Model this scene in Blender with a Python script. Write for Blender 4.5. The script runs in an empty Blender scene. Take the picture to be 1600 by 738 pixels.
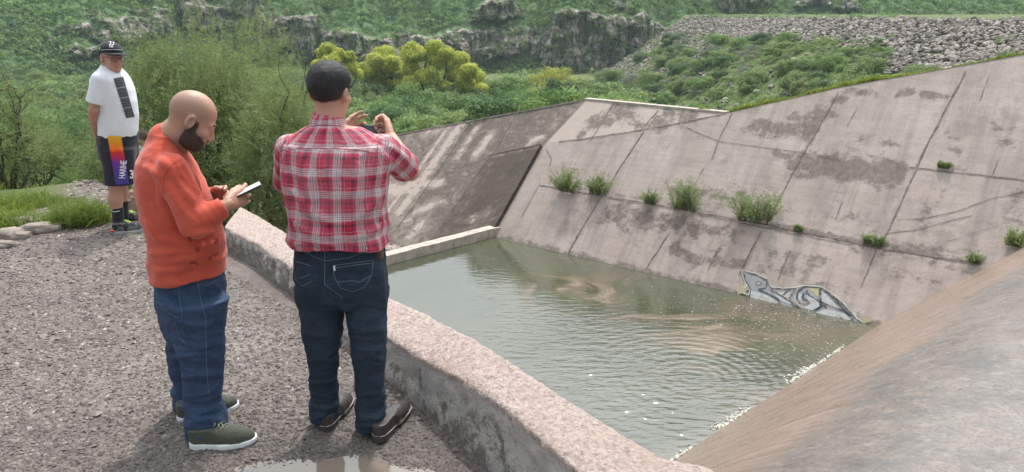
import bpy, math, random
import numpy as np
from mathutils import Vector, Matrix
from mathutils.bvhtree import BVHTree
R = math.radians
rng = np.random.default_rng(7)
random.seed(7)
SC = bpy.context.scene
COL = SC.collection

# ------------------------------------------------------------------ camera
PITCH = R(16.83); CAMZ = 1.95
cam_d = bpy.data.cameras.new("camera"); cam = bpy.data.objects.new("camera", cam_d); COL.objects.link(cam)
cam.location = (0, 0, CAMZ); cam.rotation_euler = (math.pi/2 - PITCH, 0, 0)
cam_d.sensor_width = 36; cam_d.lens = 1150/1600*36; cam_d.clip_start = .05; cam_d.clip_end = 3000
SC.camera = cam
# ------------------------------------------------------------------ sky and sun
SUN = Vector((0.10, 0.43, 0.90)).normalized()
SUN_EL = math.asin(SUN.z); SUN_AZ = math.atan2(SUN.x, SUN.y)
wd = bpy.data.worlds.new("World"); SC.world = wd; wd.use_nodes = True
nt = wd.node_tree; nt.nodes.clear()
o_ = nt.nodes.new('ShaderNodeOutputWorld'); bg = nt.nodes.new('ShaderNodeBackground')
sk = nt.nodes.new('ShaderNodeTexSky'); sk.sky_type = 'NISHITA'; sk.sun_disc = False
sk.sun_elevation = SUN_EL; sk.sun_rotation = SUN_AZ; sk.dust_density = 3.0; sk.air_density = 1.0
tc = nt.nodes.new('ShaderNodeTexCoord'); mp = nt.nodes.new('ShaderNodeMapping'); mp.inputs['Scale'].default_value = (1, 1, 2.2)
nz = nt.nodes.new('ShaderNodeTexNoise'); nz.inputs['Scale'].default_value = 1.6; nz.inputs['Detail'].default_value = 6; nz.inputs['Roughness'].default_value = .55
cr = nt.nodes.new('ShaderNodeValToRGB'); cr.color_ramp.elements[0].position = .12; cr.color_ramp.elements[1].position = .36
mx = nt.nodes.new('ShaderNodeMix'); mx.data_type = 'RGBA'
mx.inputs['B'].default_value = (10.2, 10.8, 11.2, 1)
L_ = nt.links.new
L_(tc.outputs['Generated'], mp.inputs[0]); L_(mp.outputs[0], nz.inputs['Vector']); L_(nz.outputs['Fac'], cr.inputs[0])
L_(cr.outputs[0], mx.inputs['Factor']); L_(sk.outputs[0], mx.inputs['A'])
dt_ = nt.nodes.new('ShaderNodeVectorMath'); dt_.operation = 'DOT_PRODUCT'; L_(tc.outputs['Generated'], dt_.inputs[0]); dt_.inputs[1].default_value = SUN   # thin cloud glows round the sun
pw_n = nt.nodes.new('ShaderNodeMath'); pw_n.operation = 'POWER'; mxm = nt.nodes.new('ShaderNodeMath'); mxm.operation = 'MAXIMUM'; mxm.inputs[1].default_value = 0
L_(dt_.outputs['Value'], mxm.inputs[0]); L_(mxm.outputs[0], pw_n.inputs[0]); pw_n.inputs[1].default_value = 3.0
cl_ = nt.nodes.new('ShaderNodeMix'); cl_.data_type = 'RGBA'; L_(pw_n.outputs[0], cl_.inputs['Factor']); cl_.inputs['A'].default_value = (5.6, 6.2, 6.8, 1); cl_.inputs['B'].default_value = (38, 39.5, 40.5, 1)
L_(cl_.outputs['Result'], mx.inputs['B']); L_(mx.outputs['Result'], bg.inputs['Color'])
bg.inputs['Strength'].default_value = 0.10
L_(bg.outputs[0], o_.inputs[0])
sd = bpy.data.lights.new("sun", 'SUN'); sd.energy = 3.4; sd.angle = R(2.5); sd.color = (1, .95, .88)
so = bpy.data.objects.new("sun", sd); COL.objects.link(so); so.rotation_euler = SUN.to_track_quat('Z', 'Y').to_euler()
so.location = (0, 0, 30)
SC.view_settings.view_transform = 'Standard'; SC.view_settings.look = 'None'
SC.view_settings.exposure = 0.0; SC.view_settings.gamma = 1.0
SC.render.engine = 'CYCLES'
SC.cycles.max_bounces = 5; SC.cycles.diffuse_bounces = 2; SC.cycles.glossy_bounces = 3; SC.cycles.transparent_max_bounces = 8
SC.cycles.volume_bounces = 0

# ------------------------------------------------------------------ helpers
def ray(x, y):
    d0, d1, d2 = (x-800.), -(y-369.), 1150.
    c, s = math.cos(PITCH), math.sin(PITCH)
    return np.array([d0, d2*c+d1*s, d1*c-d2*s])
CP = np.array([0, 0, CAMZ])
def at_z(x, y, z):
    r = ray(x, y); return CP + r*((z-CAMZ)/r[2])
def W(x, y, dep):                      # photo direction at a distance of dep metres ahead
    r = ray(x, y); return CP + r*(dep/r[1])
def on_plane(x, y, P0, N):
    r = ray(x, y); return CP + r*(((P0-CP) @ N)/(r @ N))
def nrm(v):
    v = np.array(v, float); return v/np.linalg.norm(v)

def hash3(i, j, k, seed=0):
    h = (i*374761393 + j*668265263 + k*2147483647 + seed*1274126177) & 0xffffffff
    h = ((h ^ (h >> 13))*1274126177) & 0xffffffff
    h = ((h ^ (h >> 15))*2246822519) & 0xffffffff
    return ((h ^ (h >> 16)) & 0xffff)/65535.0
def vnoise(P, seed=0):
    P = np.asarray(P, float); F = np.floor(P).astype(np.int64); f = P-F; f = f*f*(3-2*f)
    out = 0
    for dx in (0, 1):
        wx = f[..., 0] if dx else 1-f[..., 0]
        for dy in (0, 1):
            wy = f[..., 1] if dy else 1-f[..., 1]
            for dz in (0, 1):
                wz = f[..., 2] if dz else 1-f[..., 2]
                out = out + wx*wy*wz*hash3(F[..., 0]+dx, F[..., 1]+dy, F[..., 2]+dz, seed)
    return out*2-1
def fbm(P, oct=4, seed=0, gain=.5, lac=2.03):
    a, s, t = 1., 0., 0.
    P = np.asarray(P, float)
    for i in range(oct):
        s = s + a*vnoise(P*(lac**i)+i*17.3, seed+i); t += a; a *= gain
    return s/t
def P3(x, y, z=0.):
    x, y, z = np.broadcast_arrays(x, y, z); return np.stack([x, y, z], -1).astype(float)
def sstep(a, b, x):
    t = np.clip((x-a)/(b-a), 0, 1); return t*t*(3-2*t)

def mesh_np(name, V, F, mat=None, smooth=True, parent=None, attrs=None, uv=None, mats=None, midx=None, link=True):
    """V (n,3); F (m,k) int array or list of arrays"""
    me = bpy.data.meshes.new(name)
    V = np.asarray(V, np.float32)
    if isinstance(F, np.ndarray): Fs = [F]
    else: Fs = [f for f in F if len(f)]
    nl = sum(f.size for f in Fs); nf = sum(len(f) for f in Fs)
    me.vertices.add(len(V)); me.vertices.foreach_set('co', V.ravel())
    me.loops.add(nl); me.polygons.add(nf)
    me.loops.foreach_set('vertex_index', np.concatenate([f.ravel() for f in Fs]).astype(np.int32))
    tot = np.concatenate([np.full(len(f), f.shape[1]) for f in Fs]).astype(np.int32)
    st = np.concatenate([[0], np.cumsum(tot)[:-1]]).astype(np.int32)
    me.polygons.foreach_set('loop_start', st); me.polygons.foreach_set('loop_total', tot)
    me.polygons.foreach_set('use_smooth', np.full(nf, smooth))
    if midx is not None: me.polygons.foreach_set('material_index', np.asarray(midx, np.int32))
    me.update(calc_edges=True)
    for k, (dom, arr) in (attrs or {}).items():
        arr = np.asarray(arr, np.float32)
        if arr.ndim == 1:
            a = me.attributes.new(k, 'FLOAT', dom); a.data.foreach_set('value', arr)
        else:
            a = me.attributes.new(k, 'FLOAT_VECTOR', dom); a.data.foreach_set('vector', arr.ravel())
    if uv is not None:
        l = me.uv_layers.new(name='UVMap'); l.data.foreach_set('uv', np.asarray(uv, np.float32).ravel())
    for m_ in (mats or ([mat] if mat else [])): me.materials.append(m_)
    if not link: return me
    o = bpy.data.objects.new(name, me); COL.objects.link(o)
    if parent:
        o.parent = parent
        o.matrix_parent_inverse = Matrix.Translation(-Vector(parent.location))
    return o
def tag(o, label=None, cat=None, group=None, kind=None):
    for k, v in (('label', label), ('category', cat), ('group', group), ('kind', kind)):
        if v: o[k] = v
    return o
def empty(name, loc, label=None, cat=None, group=None):
    o = bpy.data.objects.new(name, None); COL.objects.link(o); o.location = loc; o.empty_display_size = .2
    return tag(o, label, cat, group)
def copy_tree(o, parent=None):
    c = o.copy(); COL.objects.link(c)
    if parent: c.parent = parent
    for ch in o.children: copy_tree(ch, c)
    return c
def grid_faces(nu, nv):               # verts indexed i*nv+j
    i, j = np.meshgrid(np.arange(nu-1), np.arange(nv-1), indexing='ij'); a = (i*nv+j).ravel()
    return np.stack([a, a+nv, a+nv+1, a+1], 1)

class NB:                              # node builder
    def __init__(s, name):
        s.m = bpy.data.materials.new(name); s.m.use_nodes = True; s.t = s.m.node_tree; s.t.nodes.clear()
        s.out = s.n('OutputMaterial'); s.p = s.n('BsdfPrincipled'); s.l(s.p.outputs[0], s.out.inputs[0])
        s.geo = None
    def n(s, ty, **kw):
        q = s.t.nodes.new('ShaderNode'+ty)
        for k, v in kw.items(): setattr(q, k, v)
        return q
    def l(s, a, b): s.t.links.new(a, b)
    def setv(s, inp, v):
        if hasattr(v, 'is_linked') or hasattr(v, 'links'): s.l(v, inp)
        else: inp.default_value = v
    def pos(s):
        if not s.geo: s.geo = s.n('NewGeometry')
        return s.geo.outputs['Position']
    def mapv(s, v, scale=(1, 1, 1), rot=(0, 0, 0), loc=(0, 0, 0)):
        q = s.n('Mapping'); s.l(v, q.inputs[0]); q.inputs['Scale'].default_value = scale; q.inputs['Rotation'].default_value = rot; q.inputs['Location'].default_value = loc
        return q.outputs[0]
    def noise(s, v, scale, detail=4, rough=.55, dist=0.):
        q = s.n('TexNoise'); s.l(v, q.inputs['Vector']); q.inputs['Scale'].default_value = scale; q.inputs['Detail'].default_value = detail
        q.inputs['Roughness'].default_value = rough; q.inputs['Distortion'].default_value = dist; return q.outputs['Fac']
    def vor(s, v, scale, feature='F1', out='Distance', rnd=1.):
        q = s.n('TexVoronoi', feature=feature); s.l(v, q.inputs['Vector']); q.inputs['Scale'].default_value = scale; q.inputs['Randomness'].default_value = rnd
        return q.outputs[out]
    def attr(s, name, out='Fac'):
        q = s.n('Attribute', attribute_name=name); return q.outputs[out]
    def ramp(s, f, stops, interp='LINEAR'):
        q = s.n('ValToRGB'); s.setv(q.inputs[0], f); e = q.color_ramp; e.interpolation = interp
        while len(e.elements) < len(stops): e.elements.new(.5)
        for el, (p, c) in zip(e.elements, stops):
            el.position = p; el.color = (c, c, c, 1) if isinstance(c, (int, float)) else (*c, 1)
        return q.outputs[0]
    def mix(s, f, a, b, mode='MIX'):
        q = s.n('Mix', data_type='RGBA', blend_type=mode)
        s.setv(q.inputs['Factor'], f)
        for nm, v in (('A', a), ('B', b)):
            s.setv(q.inputs[nm], (*v, 1) if isinstance(v, tuple) and len(v) == 3 else v)
        return q.outputs['Result']
    def math(s, op, a, b=None, c=None, clamp=False):
        q = s.n('Math', operation=op, use_clamp=clamp); s.setv(q.inputs[0], a)
        if b is not None: s.setv(q.inputs[1], b)
        if c is not None: s.setv(q.inputs[2], c)
        return q.outputs[0]
    def bump(s, h, strength=.5, dist=.01, prev=None):
        q = s.n('Bump'); s.l(h, q.inputs['Height']); q.inputs['Strength'].default_value = strength; q.inputs['Distance'].default_value = dist
        if prev: s.l(prev, q.inputs['Normal'])
        s.l(q.outputs[0], s.p.inputs['Normal']); return q.outputs[0]
    def base(s, c, rough=.8, spec=.5):
        s.setv(s.p.inputs['Base Color'], (*c, 1) if isinstance(c, tuple) and len(c) == 3 else c)
        s.setv(s.p.inputs['Roughness'], rough); s.p.inputs['Specular IOR Level'].default_value = spec; return s
def simple(name, c, rough=.7, var=.15, scale=20, bump=0., bscale=80, spec=.5, metal=0.):
    b = NB(name); f = b.noise(b.pos(), scale, 4)
    c2 = tuple(max(0, x*(1-var)) for x in c); c3 = tuple(min(1, x*(1+var)) for x in c)
    b.base(b.mix(b.ramp(f, [(.3, 0.), (.7, 1.)]), c2, c3), rough, spec); b.p.inputs['Metallic'].default_value = metal
    if bump: b.bump(b.noise(b.pos(), bscale, 3), bump, .004)
    return b.m
def leafmat(name, c, c2, trans=.35, rough=.6):
    b = NB(name); f = b.attr('rnd'); g = b.noise(b.pos(), .9, 2)
    k = b.math('ADD', b.math('MULTIPLY', f, .6), b.math('MULTIPLY', g, .4))
    colr = b.mix(b.ramp(k, [(.2, 0.), (.8, 1.)]), c, c2)
    b.base(colr, rough, .3)
    tr = b.n('BsdfTranslucent'); b.l(colr, tr.inputs[0]); ms = b.n('MixShader'); ms.inputs[0].default_value = trans
    b.l(b.p.outputs[0], ms.inputs[1]); b.l(tr.outputs[0], ms.inputs[2]); b.l(ms.outputs[0], b.out.inputs[0])
    return b.m

# ------------------------------------------------------------------ site frame: pool, walls, spillway
WZ = -4.5
A = at_z(770, 370, WZ); B = at_z(1370, 510, WZ); S0 = at_z(1060, 715, WZ)
dW = nrm(B-A); nW = np.array([dW[1], -dW[0], 0]); nW = nW if nW[1] < 0 else -nW
UPW = np.array([0, 0, 1.])-nW                 # per metre of rise on the 45 degree far wall
NW = nrm(nW+np.array([0, 0, 1.]))
eS = nrm(B-S0); mS = np.array([eS[1], -eS[0], 0])   # along the weir / upstream
def Wp(s, t, off=0.): return A + dW*s + UPW*t + NW*off
def wall_st(px, py):
    Q = on_plane(px, py, A, NW); return (Q-A) @ dW, Q[2]-WZ
# near wall line
NL0 = np.array([-1.95, 5.6]); ND = np.array([-.677, .736]); NN = np.array([.736, .677])   # downstream / toward pool
C1 = on_plane(915, 157, A, NW); F2 = at_z(605, 372, -5.5)
N2 = nrm(np.cross(A-C1, F2-C1)); N2 = N2 if N2[2] > 0 else -N2
T2a = on_plane(915, 157, A, N2); ex2 = nrm(on_plane(640, 208, A, N2)-T2a)
dn2 = np.cross(N2, ex2); dn2 = dn2 if dn2[2] < 0 else -dn2
HD2 = nrm(ex2*[1, 1, 0]); PD2 = nrm(-N2*[1, 1, 0])          # along the lower wall / away behind it
PD2 = nrm(PD2-HD2*(PD2 @ HD2)); SL2 = ex2[2]/np.hypot(ex2[0], ex2[1])
def side_coords(x, y):
    u = (x-T2a[0])*HD2[0]+(y-T2a[1])*HD2[1]; b2 = (x-T2a[0])*PD2[0]+(y-T2a[1])*PD2[1]; return u, b2, T2a[2]+u*SL2
TOPS = np.array([-.2, .75, 5.37, 8.15, 12.02, 15., 40]); TOPT = np.array([3.79, 3.79, 3.74, 4.57, 5.51, 6.15, 6.2])
# ================================================================== TERRAIN
def valley(x, y):
    r = np.hypot(x, y)
    z = np.interp(r, [0, 8, 11, 15, 30, 60, 125, 400], [0, 0, -.15, -1.05, -4.1, -6.8, -7.6, -7.6])
    z = z + sstep(9, 25, r)*.5*fbm(P3(x*.08, y*.08), 3, 5)
    return z
def dam(x, y):                         # embankment: crest along +Y at x=31
    return np.where(x < 31, 1.7-(31-x)/1.75, 1.7) + .15*fbm(P3(x*.3, y*.3), 3, 9)
def terrain(x, y):
    q = (x-NL0[0])*NN[0]+(y-NL0[1])*NN[1]; k = (x-NL0[0])*ND[0]+(y-NL0[1])*ND[1]
    v = valley(x, y)
    X = np.stack([x-A[0], y-A[1]], -1); s = X @ dW[:2]; b = -(X @ nW[:2])       # b>0 : behind the waterline
    far = np.maximum(v, np.where(y > 20, dam(x, y), dam(x, y)))
    tt = np.interp(s, TOPS, TOPT)
    far1 = np.maximum(WZ+tt+.0-.32*np.maximum(0, b-tt), -7.6)
    shoulder = np.where(b > tt, far1, WZ+b-.55)
    u2, bt2, z2 = side_coords(x, y)
    sh2 = np.where(bt2 > 0, z2-.04-.40*bt2, -99)
    right = (s > .3) & ((s > 1.2) | (b > tt))
    under2 = ((x-A[0])*N2[0]+(y-A[1])*N2[1])/-N2[2]+WZ
    zf = np.where(right, np.maximum(shoulder, np.where(b > tt+1.5, far, -99)), np.where(bt2 > 0, np.maximum(sh2, far), under2-.5))
    bed = np.minimum(-5.6, v-.6)+.1*fbm(P3(x*1.2, y*1.2), 4, 3)
    sill = (x-A[0])*mS[0]+(y-A[1])*mS[1]                 # >0 pool side of the sill
    chan = np.where(sill > .2, -6., bed)
    spill_up = (x-S0[0])*mS[0]+(y-S0[1])*mS[1]
    chan = np.where(spill_up > 3.2, -2.6, chan)
    bank = np.where(k > .35, v-.85*q + .18*fbm(P3(x*1.5, y*1.5), 4, 8)*sstep(0, .6, q), -9)
    inch = np.maximum(chan, bank)
    isfar = np.where(right, b > -.1, under2 > bed+.2)
    z = np.where(q < 0, v, np.where(isfar, zf, inch))
    # gentle relief of the gravel path
    r = np.hypot(x, y)
    z = z + np.where(q < -.02, .018*fbm(P3(x*1.3, y*1.3), 3, 21) + .006*fbm(P3(x*9, y*9), 2, 22), 0)*sstep(.0, .25, -q)
    z = z - np.where(q < 0, .030*np.exp(-(((x+.78)/.55)**2+((y-2.83)/.20)**2)), 0)
    return z
az = np.concatenate([np.linspace(-180, -52, 60, endpoint=False), np.linspace(-52, 52, 900), np.linspace(52, 180, 60)[1:]])
rr = np.concatenate([np.linspace(.4, 1.9, 12, endpoint=False), 1.9*np.exp(np.linspace(0, math.log(900/1.9), 620))])
AZ, RR = np.meshgrid(R(1)*az, rr, indexing='ij'); TX, TY = RR*np.sin(AZ), RR*np.cos(AZ)
TZ = terrain(TX, TY)
q_ = (TX-NL0[0])*NN[0]+(TY-NL0[1])*NN[1]; k_ = (TX-NL0[0])*ND[0]+(TY-NL0[1])*ND[1]
s_ = (TX-A[0])*dW[0]+(TY-A[1])*dW[1]; b_ = -((TX-A[0])*nW[0]+(TY-A[1])*nW[1])
def gravel_mask(x, y, q):
    # trodden gravel: platform, and a path that runs on to the left
    px = -.62*y+.2
    g = (1-sstep(6.6, 7.3, y+.25*x+1.2+.25*fbm(P3(x, y), 3, 41)+.0))
    path = np.exp(-((x-(-4.15-.42*(y-7)))/.62)**4)*(y > 6)*(1-sstep(11, 13, y))
    return np.clip(np.maximum(g, path), 0, 1)*np.where(q < .1, 1, 0)
GM = gravel_mask(TX, TY, q_)
dirt = np.where((q_ > 0) & (k_ > .3) & (TZ < 3) & (b_ < 0) & (TY < 32), 1., 0.)*.8
dirt = np.maximum(dirt, np.where((q_ > 0) & (b_ < 2) & (TZ < -5.0) & (TY < 32), 1, 0))
grassy = np.clip(1-GM-dirt, 0, 1)
wet = np.exp(-(((TX+.8)/1.25)**2+((TY-2.85)/.7)**2)**1.1)
b = NB('ground')
P = b.pos()
gc = b.mix(b.ramp(b.vor(P, 46, out='Color'), [(0, 0.), (1, 1.)]), (.115, .095, .088), (.265, .228, .212))
gc = b.mix(b.ramp(b.noise(P, 2.2, 5), [(.35, 0.), (.65, 1.)]), gc, (.14, .112, .10))
gc = b.mix(b.ramp(b.noise(P, 190, 3), [(.45, 0.), (.62, 1.)]), gc, (.10, .085, .08))
gc = b.mix(b.math('MULTIPLY', b.attr('wet'), .65), gc, (.085, .07, .066))
gc = b.mix(b.math('MULTIPLY', b.ramp(b.noise(P, .9, 6, .75), [(.45, 0.), (.62, 1.)]), .45), gc, (.33, .27, .23))
dc = b.mix(b.ramp(b.noise(P, 6, 6, .7), [(.35, 0.), (.65, 1.)]), (.15, .11, .09), (.36, .30, .26))
gr = b.mix(b.ramp(b.noise(P, .7, 5, .7), [(.3, 0.), (.7, 1.)]), (.045, .075, .018), (.13, .17, .045))
gr = b.mix(b.ramp(b.noise(P, 9, 4, .7), [(.5, 0.), (.75, 1.)]), gr, (.16, .13, .08))
c = b.mix(b.attr('grassy'), b.mix(b.attr('dirt'), gc, dc), gr)
b.base(c, b.ramp(b.attr('wet'), [(0, .9), (1, .35)]), .4)
h1 = b.bump(b.vor(P, 46), .9, .012); h2 = b.bump(b.noise(P, 150, 4, .7), .8, .006, h1)
b.bump(b.noise(P, 5, 5, .7), .5, .06, h2)
ground = mesh_np('ground', np.stack([TX, TY, TZ], -1).reshape(-1, 3), grid_faces(len(az), len(rr))[:, ::-1].copy(), b.m,
   attrs={'grassy': ('POINT', grassy.ravel()), 'dirt': ('POINT', dirt.ravel()), 'wet': ('POINT', wet.ravel())})
tag(ground, kind='structure')

# ---- gravel stones (uncountable)
def ico(sub=0):
    t = (1+5**.5)/2
    v = np.array([[-1, t, 0], [1, t, 0], [-1, -t, 0], [1, -t, 0], [0, -1, t], [0, 1, t], [0, -1, -t], [0, 1, -t], [t, 0, -1], [t, 0, 1], [-t, 0, -1], [-t, 0, 1]], float)
    v /= np.linalg.norm(v[0])
    f = np.array([[0, 11, 5], [0, 5, 1], [0, 1, 7], [0, 7, 10], [0, 10, 11], [1, 5, 9], [5, 11, 4], [11, 10, 2], [10, 7, 6], [7, 1, 8], [3, 9, 4], [3, 4, 2], [3, 2, 6], [3, 6, 8], [3, 8, 9], [4, 9, 5], [2, 4, 11], [6, 2, 10], [8, 6, 7], [9, 8, 1]])
    for _ in range(sub):
        V = [tuple(x) for x in v]; idx = {}; nf = []
        def mid(a, b_):
            k = (min(a, b_), max(a, b_))
            if k not in idx:
                m = nrm((np.array(V[a])+np.array(V[b_]))/2); idx[k] = len(V); V.append(tuple(m))
            return idx[k]
        for a, b2, c2 in f:
            x, y, z = mid(a, b2), mid(b2, c2), mid(c2, a); nf += [[a, x, z], [b2, y, x], [c2, z, y], [x, y, z]]
        v = np.array(V); f = np.array(nf)
    return v, f
OCT = (np.array([[1, 0, 0], [-1, 0, 0], [0, 1, 0], [0, -1, 0], [0, 0, 1], [0, 0, -1]], float),
       np.array([[0, 2, 4], [2, 1, 4], [1, 3, 4], [3, 0, 4], [2, 0, 5], [1, 2, 5], [3, 1, 5], [0, 3, 5]]))
def rand_rot(n):
    q = rng.normal(size=(n, 4)); q /= np.linalg.norm(q, axis=1)[:, None]; w, x, y, z = q.T
    return np.stack([np.stack([1-2*(y*y+z*z), 2*(x*y-z*w), 2*(x*z+y*w)], -1), np.stack([2*(x*y+z*w), 1-2*(x*x+z*z), 2*(y*z-x*w)], -1), np.stack([2*(x*z-y*w), 2*(y*z+x*w), 1-2*(x*x+y*y)], -1)], 1)
def scatter(base, C, size, jitter=.35, flat=1., rot='z'):
    bv, bf = base; n = len(C)
    V = bv[None]*(1+jitter*rng.uniform(-1, 1, (n, len(bv), 1)))
    sc = size[:, None, None]*np.stack([rng.uniform(.7, 1.3, n), rng.uniform(.7, 1.3, n), rng.uniform(.6, 1.1, n)*flat], -1)[:, None]
    if rot == 'full': V = np.einsum('nij,nvj->nvi', rand_rot(n), V*sc)
    else:
        a = rng.uniform(0, 6.283, n); tl = rng.normal(0, .3, n)
        V = V*sc; x = V[..., 0].copy(); V[..., 2] += x*tl[:, None]
        y = V[..., 1].copy(); V[..., 0] = x*np.cos(a)[:, None]-y*np.sin(a)[:, None]; V[..., 1] = x*np.sin(a)[:, None]+y*np.cos(a)[:, None]
    V += C[:, None]
    F = bf[None]+(np.arange(n)*len(bv))[:, None, None]
    return V.reshape(-1, 3), F.reshape(-1, bf.shape[1]), np.repeat(rng.uniform(0, 1, n), len(bf))
n = 75000
r0 = 2.0*np.exp(rng.uniform(0, math.log(9.5/2.0), n)); a0 = R(1)*rng.uniform(-40, 12, n)
gx, gy = r0*np.sin(a0), r0*np.cos(a0)
qq = (gx-NL0[0])*NN[0]+(gy-NL0[1])*NN[1]
gq = gravel_mask(gx, gy, qq)*(qq < -.28)
keep = (rng.uniform(0, 1, n) < gq); gx, gy, r0 = gx[keep], gy[keep], r0[keep]
gs = .0042+.008*rng.uniform(0, 1, len(gx))**3 + .0009*r0
gs = np.where(rng.uniform(0, 1, len(gx)) < .003, gs*2.2, gs)
gz = terrain(gx, gy)
pud = np.exp(-(((gx+.78)/.5)**2+((gy-2.78)/.2)**2))
gs = gs*(1-.6*pud)
V, F, rn = scatter(OCT, np.stack([gx, gy, gz+gs*.15], -1), gs, .3, .65)
b = NB('gravel'); c = b.mix(b.attr('rnd'), (.075, .058, .051), (.275, .228, .208))
c = b.mix(b.ramp(b.attr('rnd'), [(.95, 0.), (.98, 1.)]), c, (.40, .36, .335))
b.base(b.mix(b.math('MULTIPLY', b.attr('wet'), .8), c, (.10, .085, .08)), .7)
gw = np.exp(-(((gx+.8)/1.25)**2+((gy-2.85)/.7)**2)**1.1)
tag(mesh_np('gravel', V, F, b.m, False, attrs={'rnd': ('FACE', rn), 'wet': ('FACE', np.repeat(gw, 8))}), kind='stuff', label='loose brown grey gravel spread over the trodden platform', cat='gravel')

# ---- puddle
def blob_poly(cx, cy, rx, ry, n=90, amp=.3, seed=0, z=0.):
    a = np.linspace(0, 2*math.pi, n, endpoint=False)
    f = 1+amp*fbm(P3(np.cos(a)*1.6, np.sin(a)*1.6, seed), 4, seed)
    V = np.stack([cx+rx*f*np.cos(a), cy+ry*f*np.sin(a), np.full(n, z)], -1)
    V = np.vstack([V, [[cx, cy, z]]]); i = np.arange(n); F = np.stack([i, (i+1) % n, np.full(n, n)], 1)
    return V, F
b = NB('puddle_water'); b.base((.20, .16, .13), .06, .8); b.p.inputs['IOR'].default_value = 1.5
b.bump(b.noise(b.pos(), 14, 3), .06, .01)
V, F = blob_poly(-.78, 2.83, .66, .24, amp=.45, seed=3, z=-.012)
tag(mesh_np('puddle', V, F, b.m), kind='structure')

# ================================================================== CONCRETE WALLS
def poly_st(pts): return np.array([wall_st(*p) for p in pts])
def concrete(name, base=(.325, .265, .238), pale=(.42, .352, .32), dark=(.105, .085, .072), streak=True):
    b = NB(name); P = b.pos(); st = b.attr('st', 'Vector')
    c = b.mix(b.ramp(b.noise(st, .55, 7, .7), [(.36, 0.), (.62, 1.)]), base, pale)
    c = b.mix(b.math('MULTIPLY', b.ramp(b.noise(b.mapv(st, (1, 1, 1), loc=(7, 3, 0)), .9, 9, .78), [(.52, 0.), (.66, 1.)]), .6), c, tuple(x*.6 for x in base))
    # board marks: faint bands across the slope and runs down it
    c = b.mix(b.math('MULTIPLY', b.ramp(b.noise(b.mapv(st, (.35, 5.0, 1)), 1.6, 5, .7), [(.45, 0.), (.7, 1.)]), .30), c, tuple(x*.62 for x in base))
    c = b.mix(b.math('MULTIPLY', b.ramp(b.noise(b.mapv(st, (2.2, .20, 1)), 1.2, 7, .72), [(.47, 0.), (.70, 1.)]), .60), c, tuple(x*.55 for x in base))
    c = b.mix(b.math('MULTIPLY', b.ramp(b.noise(P, 24, 5, .75), [(.52, 0.), (.72, 1.)]), .45), c, tuple(x*.5 for x in base))
    c = b.mix(b.math('MULTIPLY', b.ramp(b.math('ADD', b.attr('pale'), b.math('MULTIPLY', b.math('SUBTRACT', b.noise(b.mapv(st, (1, 1.6, 1)), 2.2, 10, .75), .5), 2.4)), [(.5, 0.), (.68, 1.)]), .75), c, (.46, .385, .335))
    # stains grown from an attribute with a ragged edge
    sa = b.math('ADD', b.attr('stain'), b.math('MULTIPLY', b.math('SUBTRACT', b.noise(b.mapv(st, (1, 1.5, 1)), 2.6, 10, .72), .5), 2.6))
    sp = b.ramp(b.noise(st, 9, 6, .75), [(.3, .45), (.6, 1.)])
    c = b.mix(b.math('MULTIPLY', b.ramp(sa, [(.45, 0.), (.75, 1.)]), b.math('MULTIPLY', sp, .85)), c, dark)
    b.base(c, .88, .3)
    n1 = b.bump(b.noise(P, 3, 8, .65), .35, .06); b.bump(b.noise(P, 60, 5, .7), .5, .008, n1)
    return b.m
def line_mask(s, t, pts, w):
    d = np.full(s.shape, 9.)
    for (a, b2) in zip(pts[:-1], pts[1:]):
        a = np.array(a); b2 = np.array(b2); v = b2-a; tt = np.clip(((s-a[0])*v[0]+(t-a[1])*v[1])/(v @ v), 0, 1)
        d = np.minimum(d, np.hypot(s-a[0]-v[0]*tt, t-a[1]-v[1]*tt))
    return np.exp(-(d/w)**2)
ns, ntt = 340, 130
sg = np.linspace(0, 1, ns)
bt = -1.2
SS = np.zeros((ns, ntt)); TT = np.zeros((ns, ntt))
s_at = np.linspace(0, 1, ns)*19.0
for j in range(ntt):
    v = j/(ntt-1)
    s0 = np.interp(bt+(3.79-bt)*v, [-1.2, 0, 2.42, 3.79], [-.30, -.02, .05, .75])
    SS[:, j] = s0 + (19-s0)*np.linspace(0, 1, ns)
    TT[:, j] = bt+(np.interp(SS[:, j], TOPS, TOPT)-bt)*v
PT = A+SS[..., None]*dW+TT[..., None]*UPW
PT = PT+NW*(.012*fbm(P3(SS*.8, TT*.8), 3, 2))[..., None]
def stains(list_, s, t, scale=1.):
    out = np.zeros(s.shape)
    for (x0, y0, x1, y1, w, amp) in list_:
        out = np.maximum(out, amp*line_mask(s, t, [wall_st(x0, y0), wall_st(x1, y1)], w))
    return out
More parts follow.
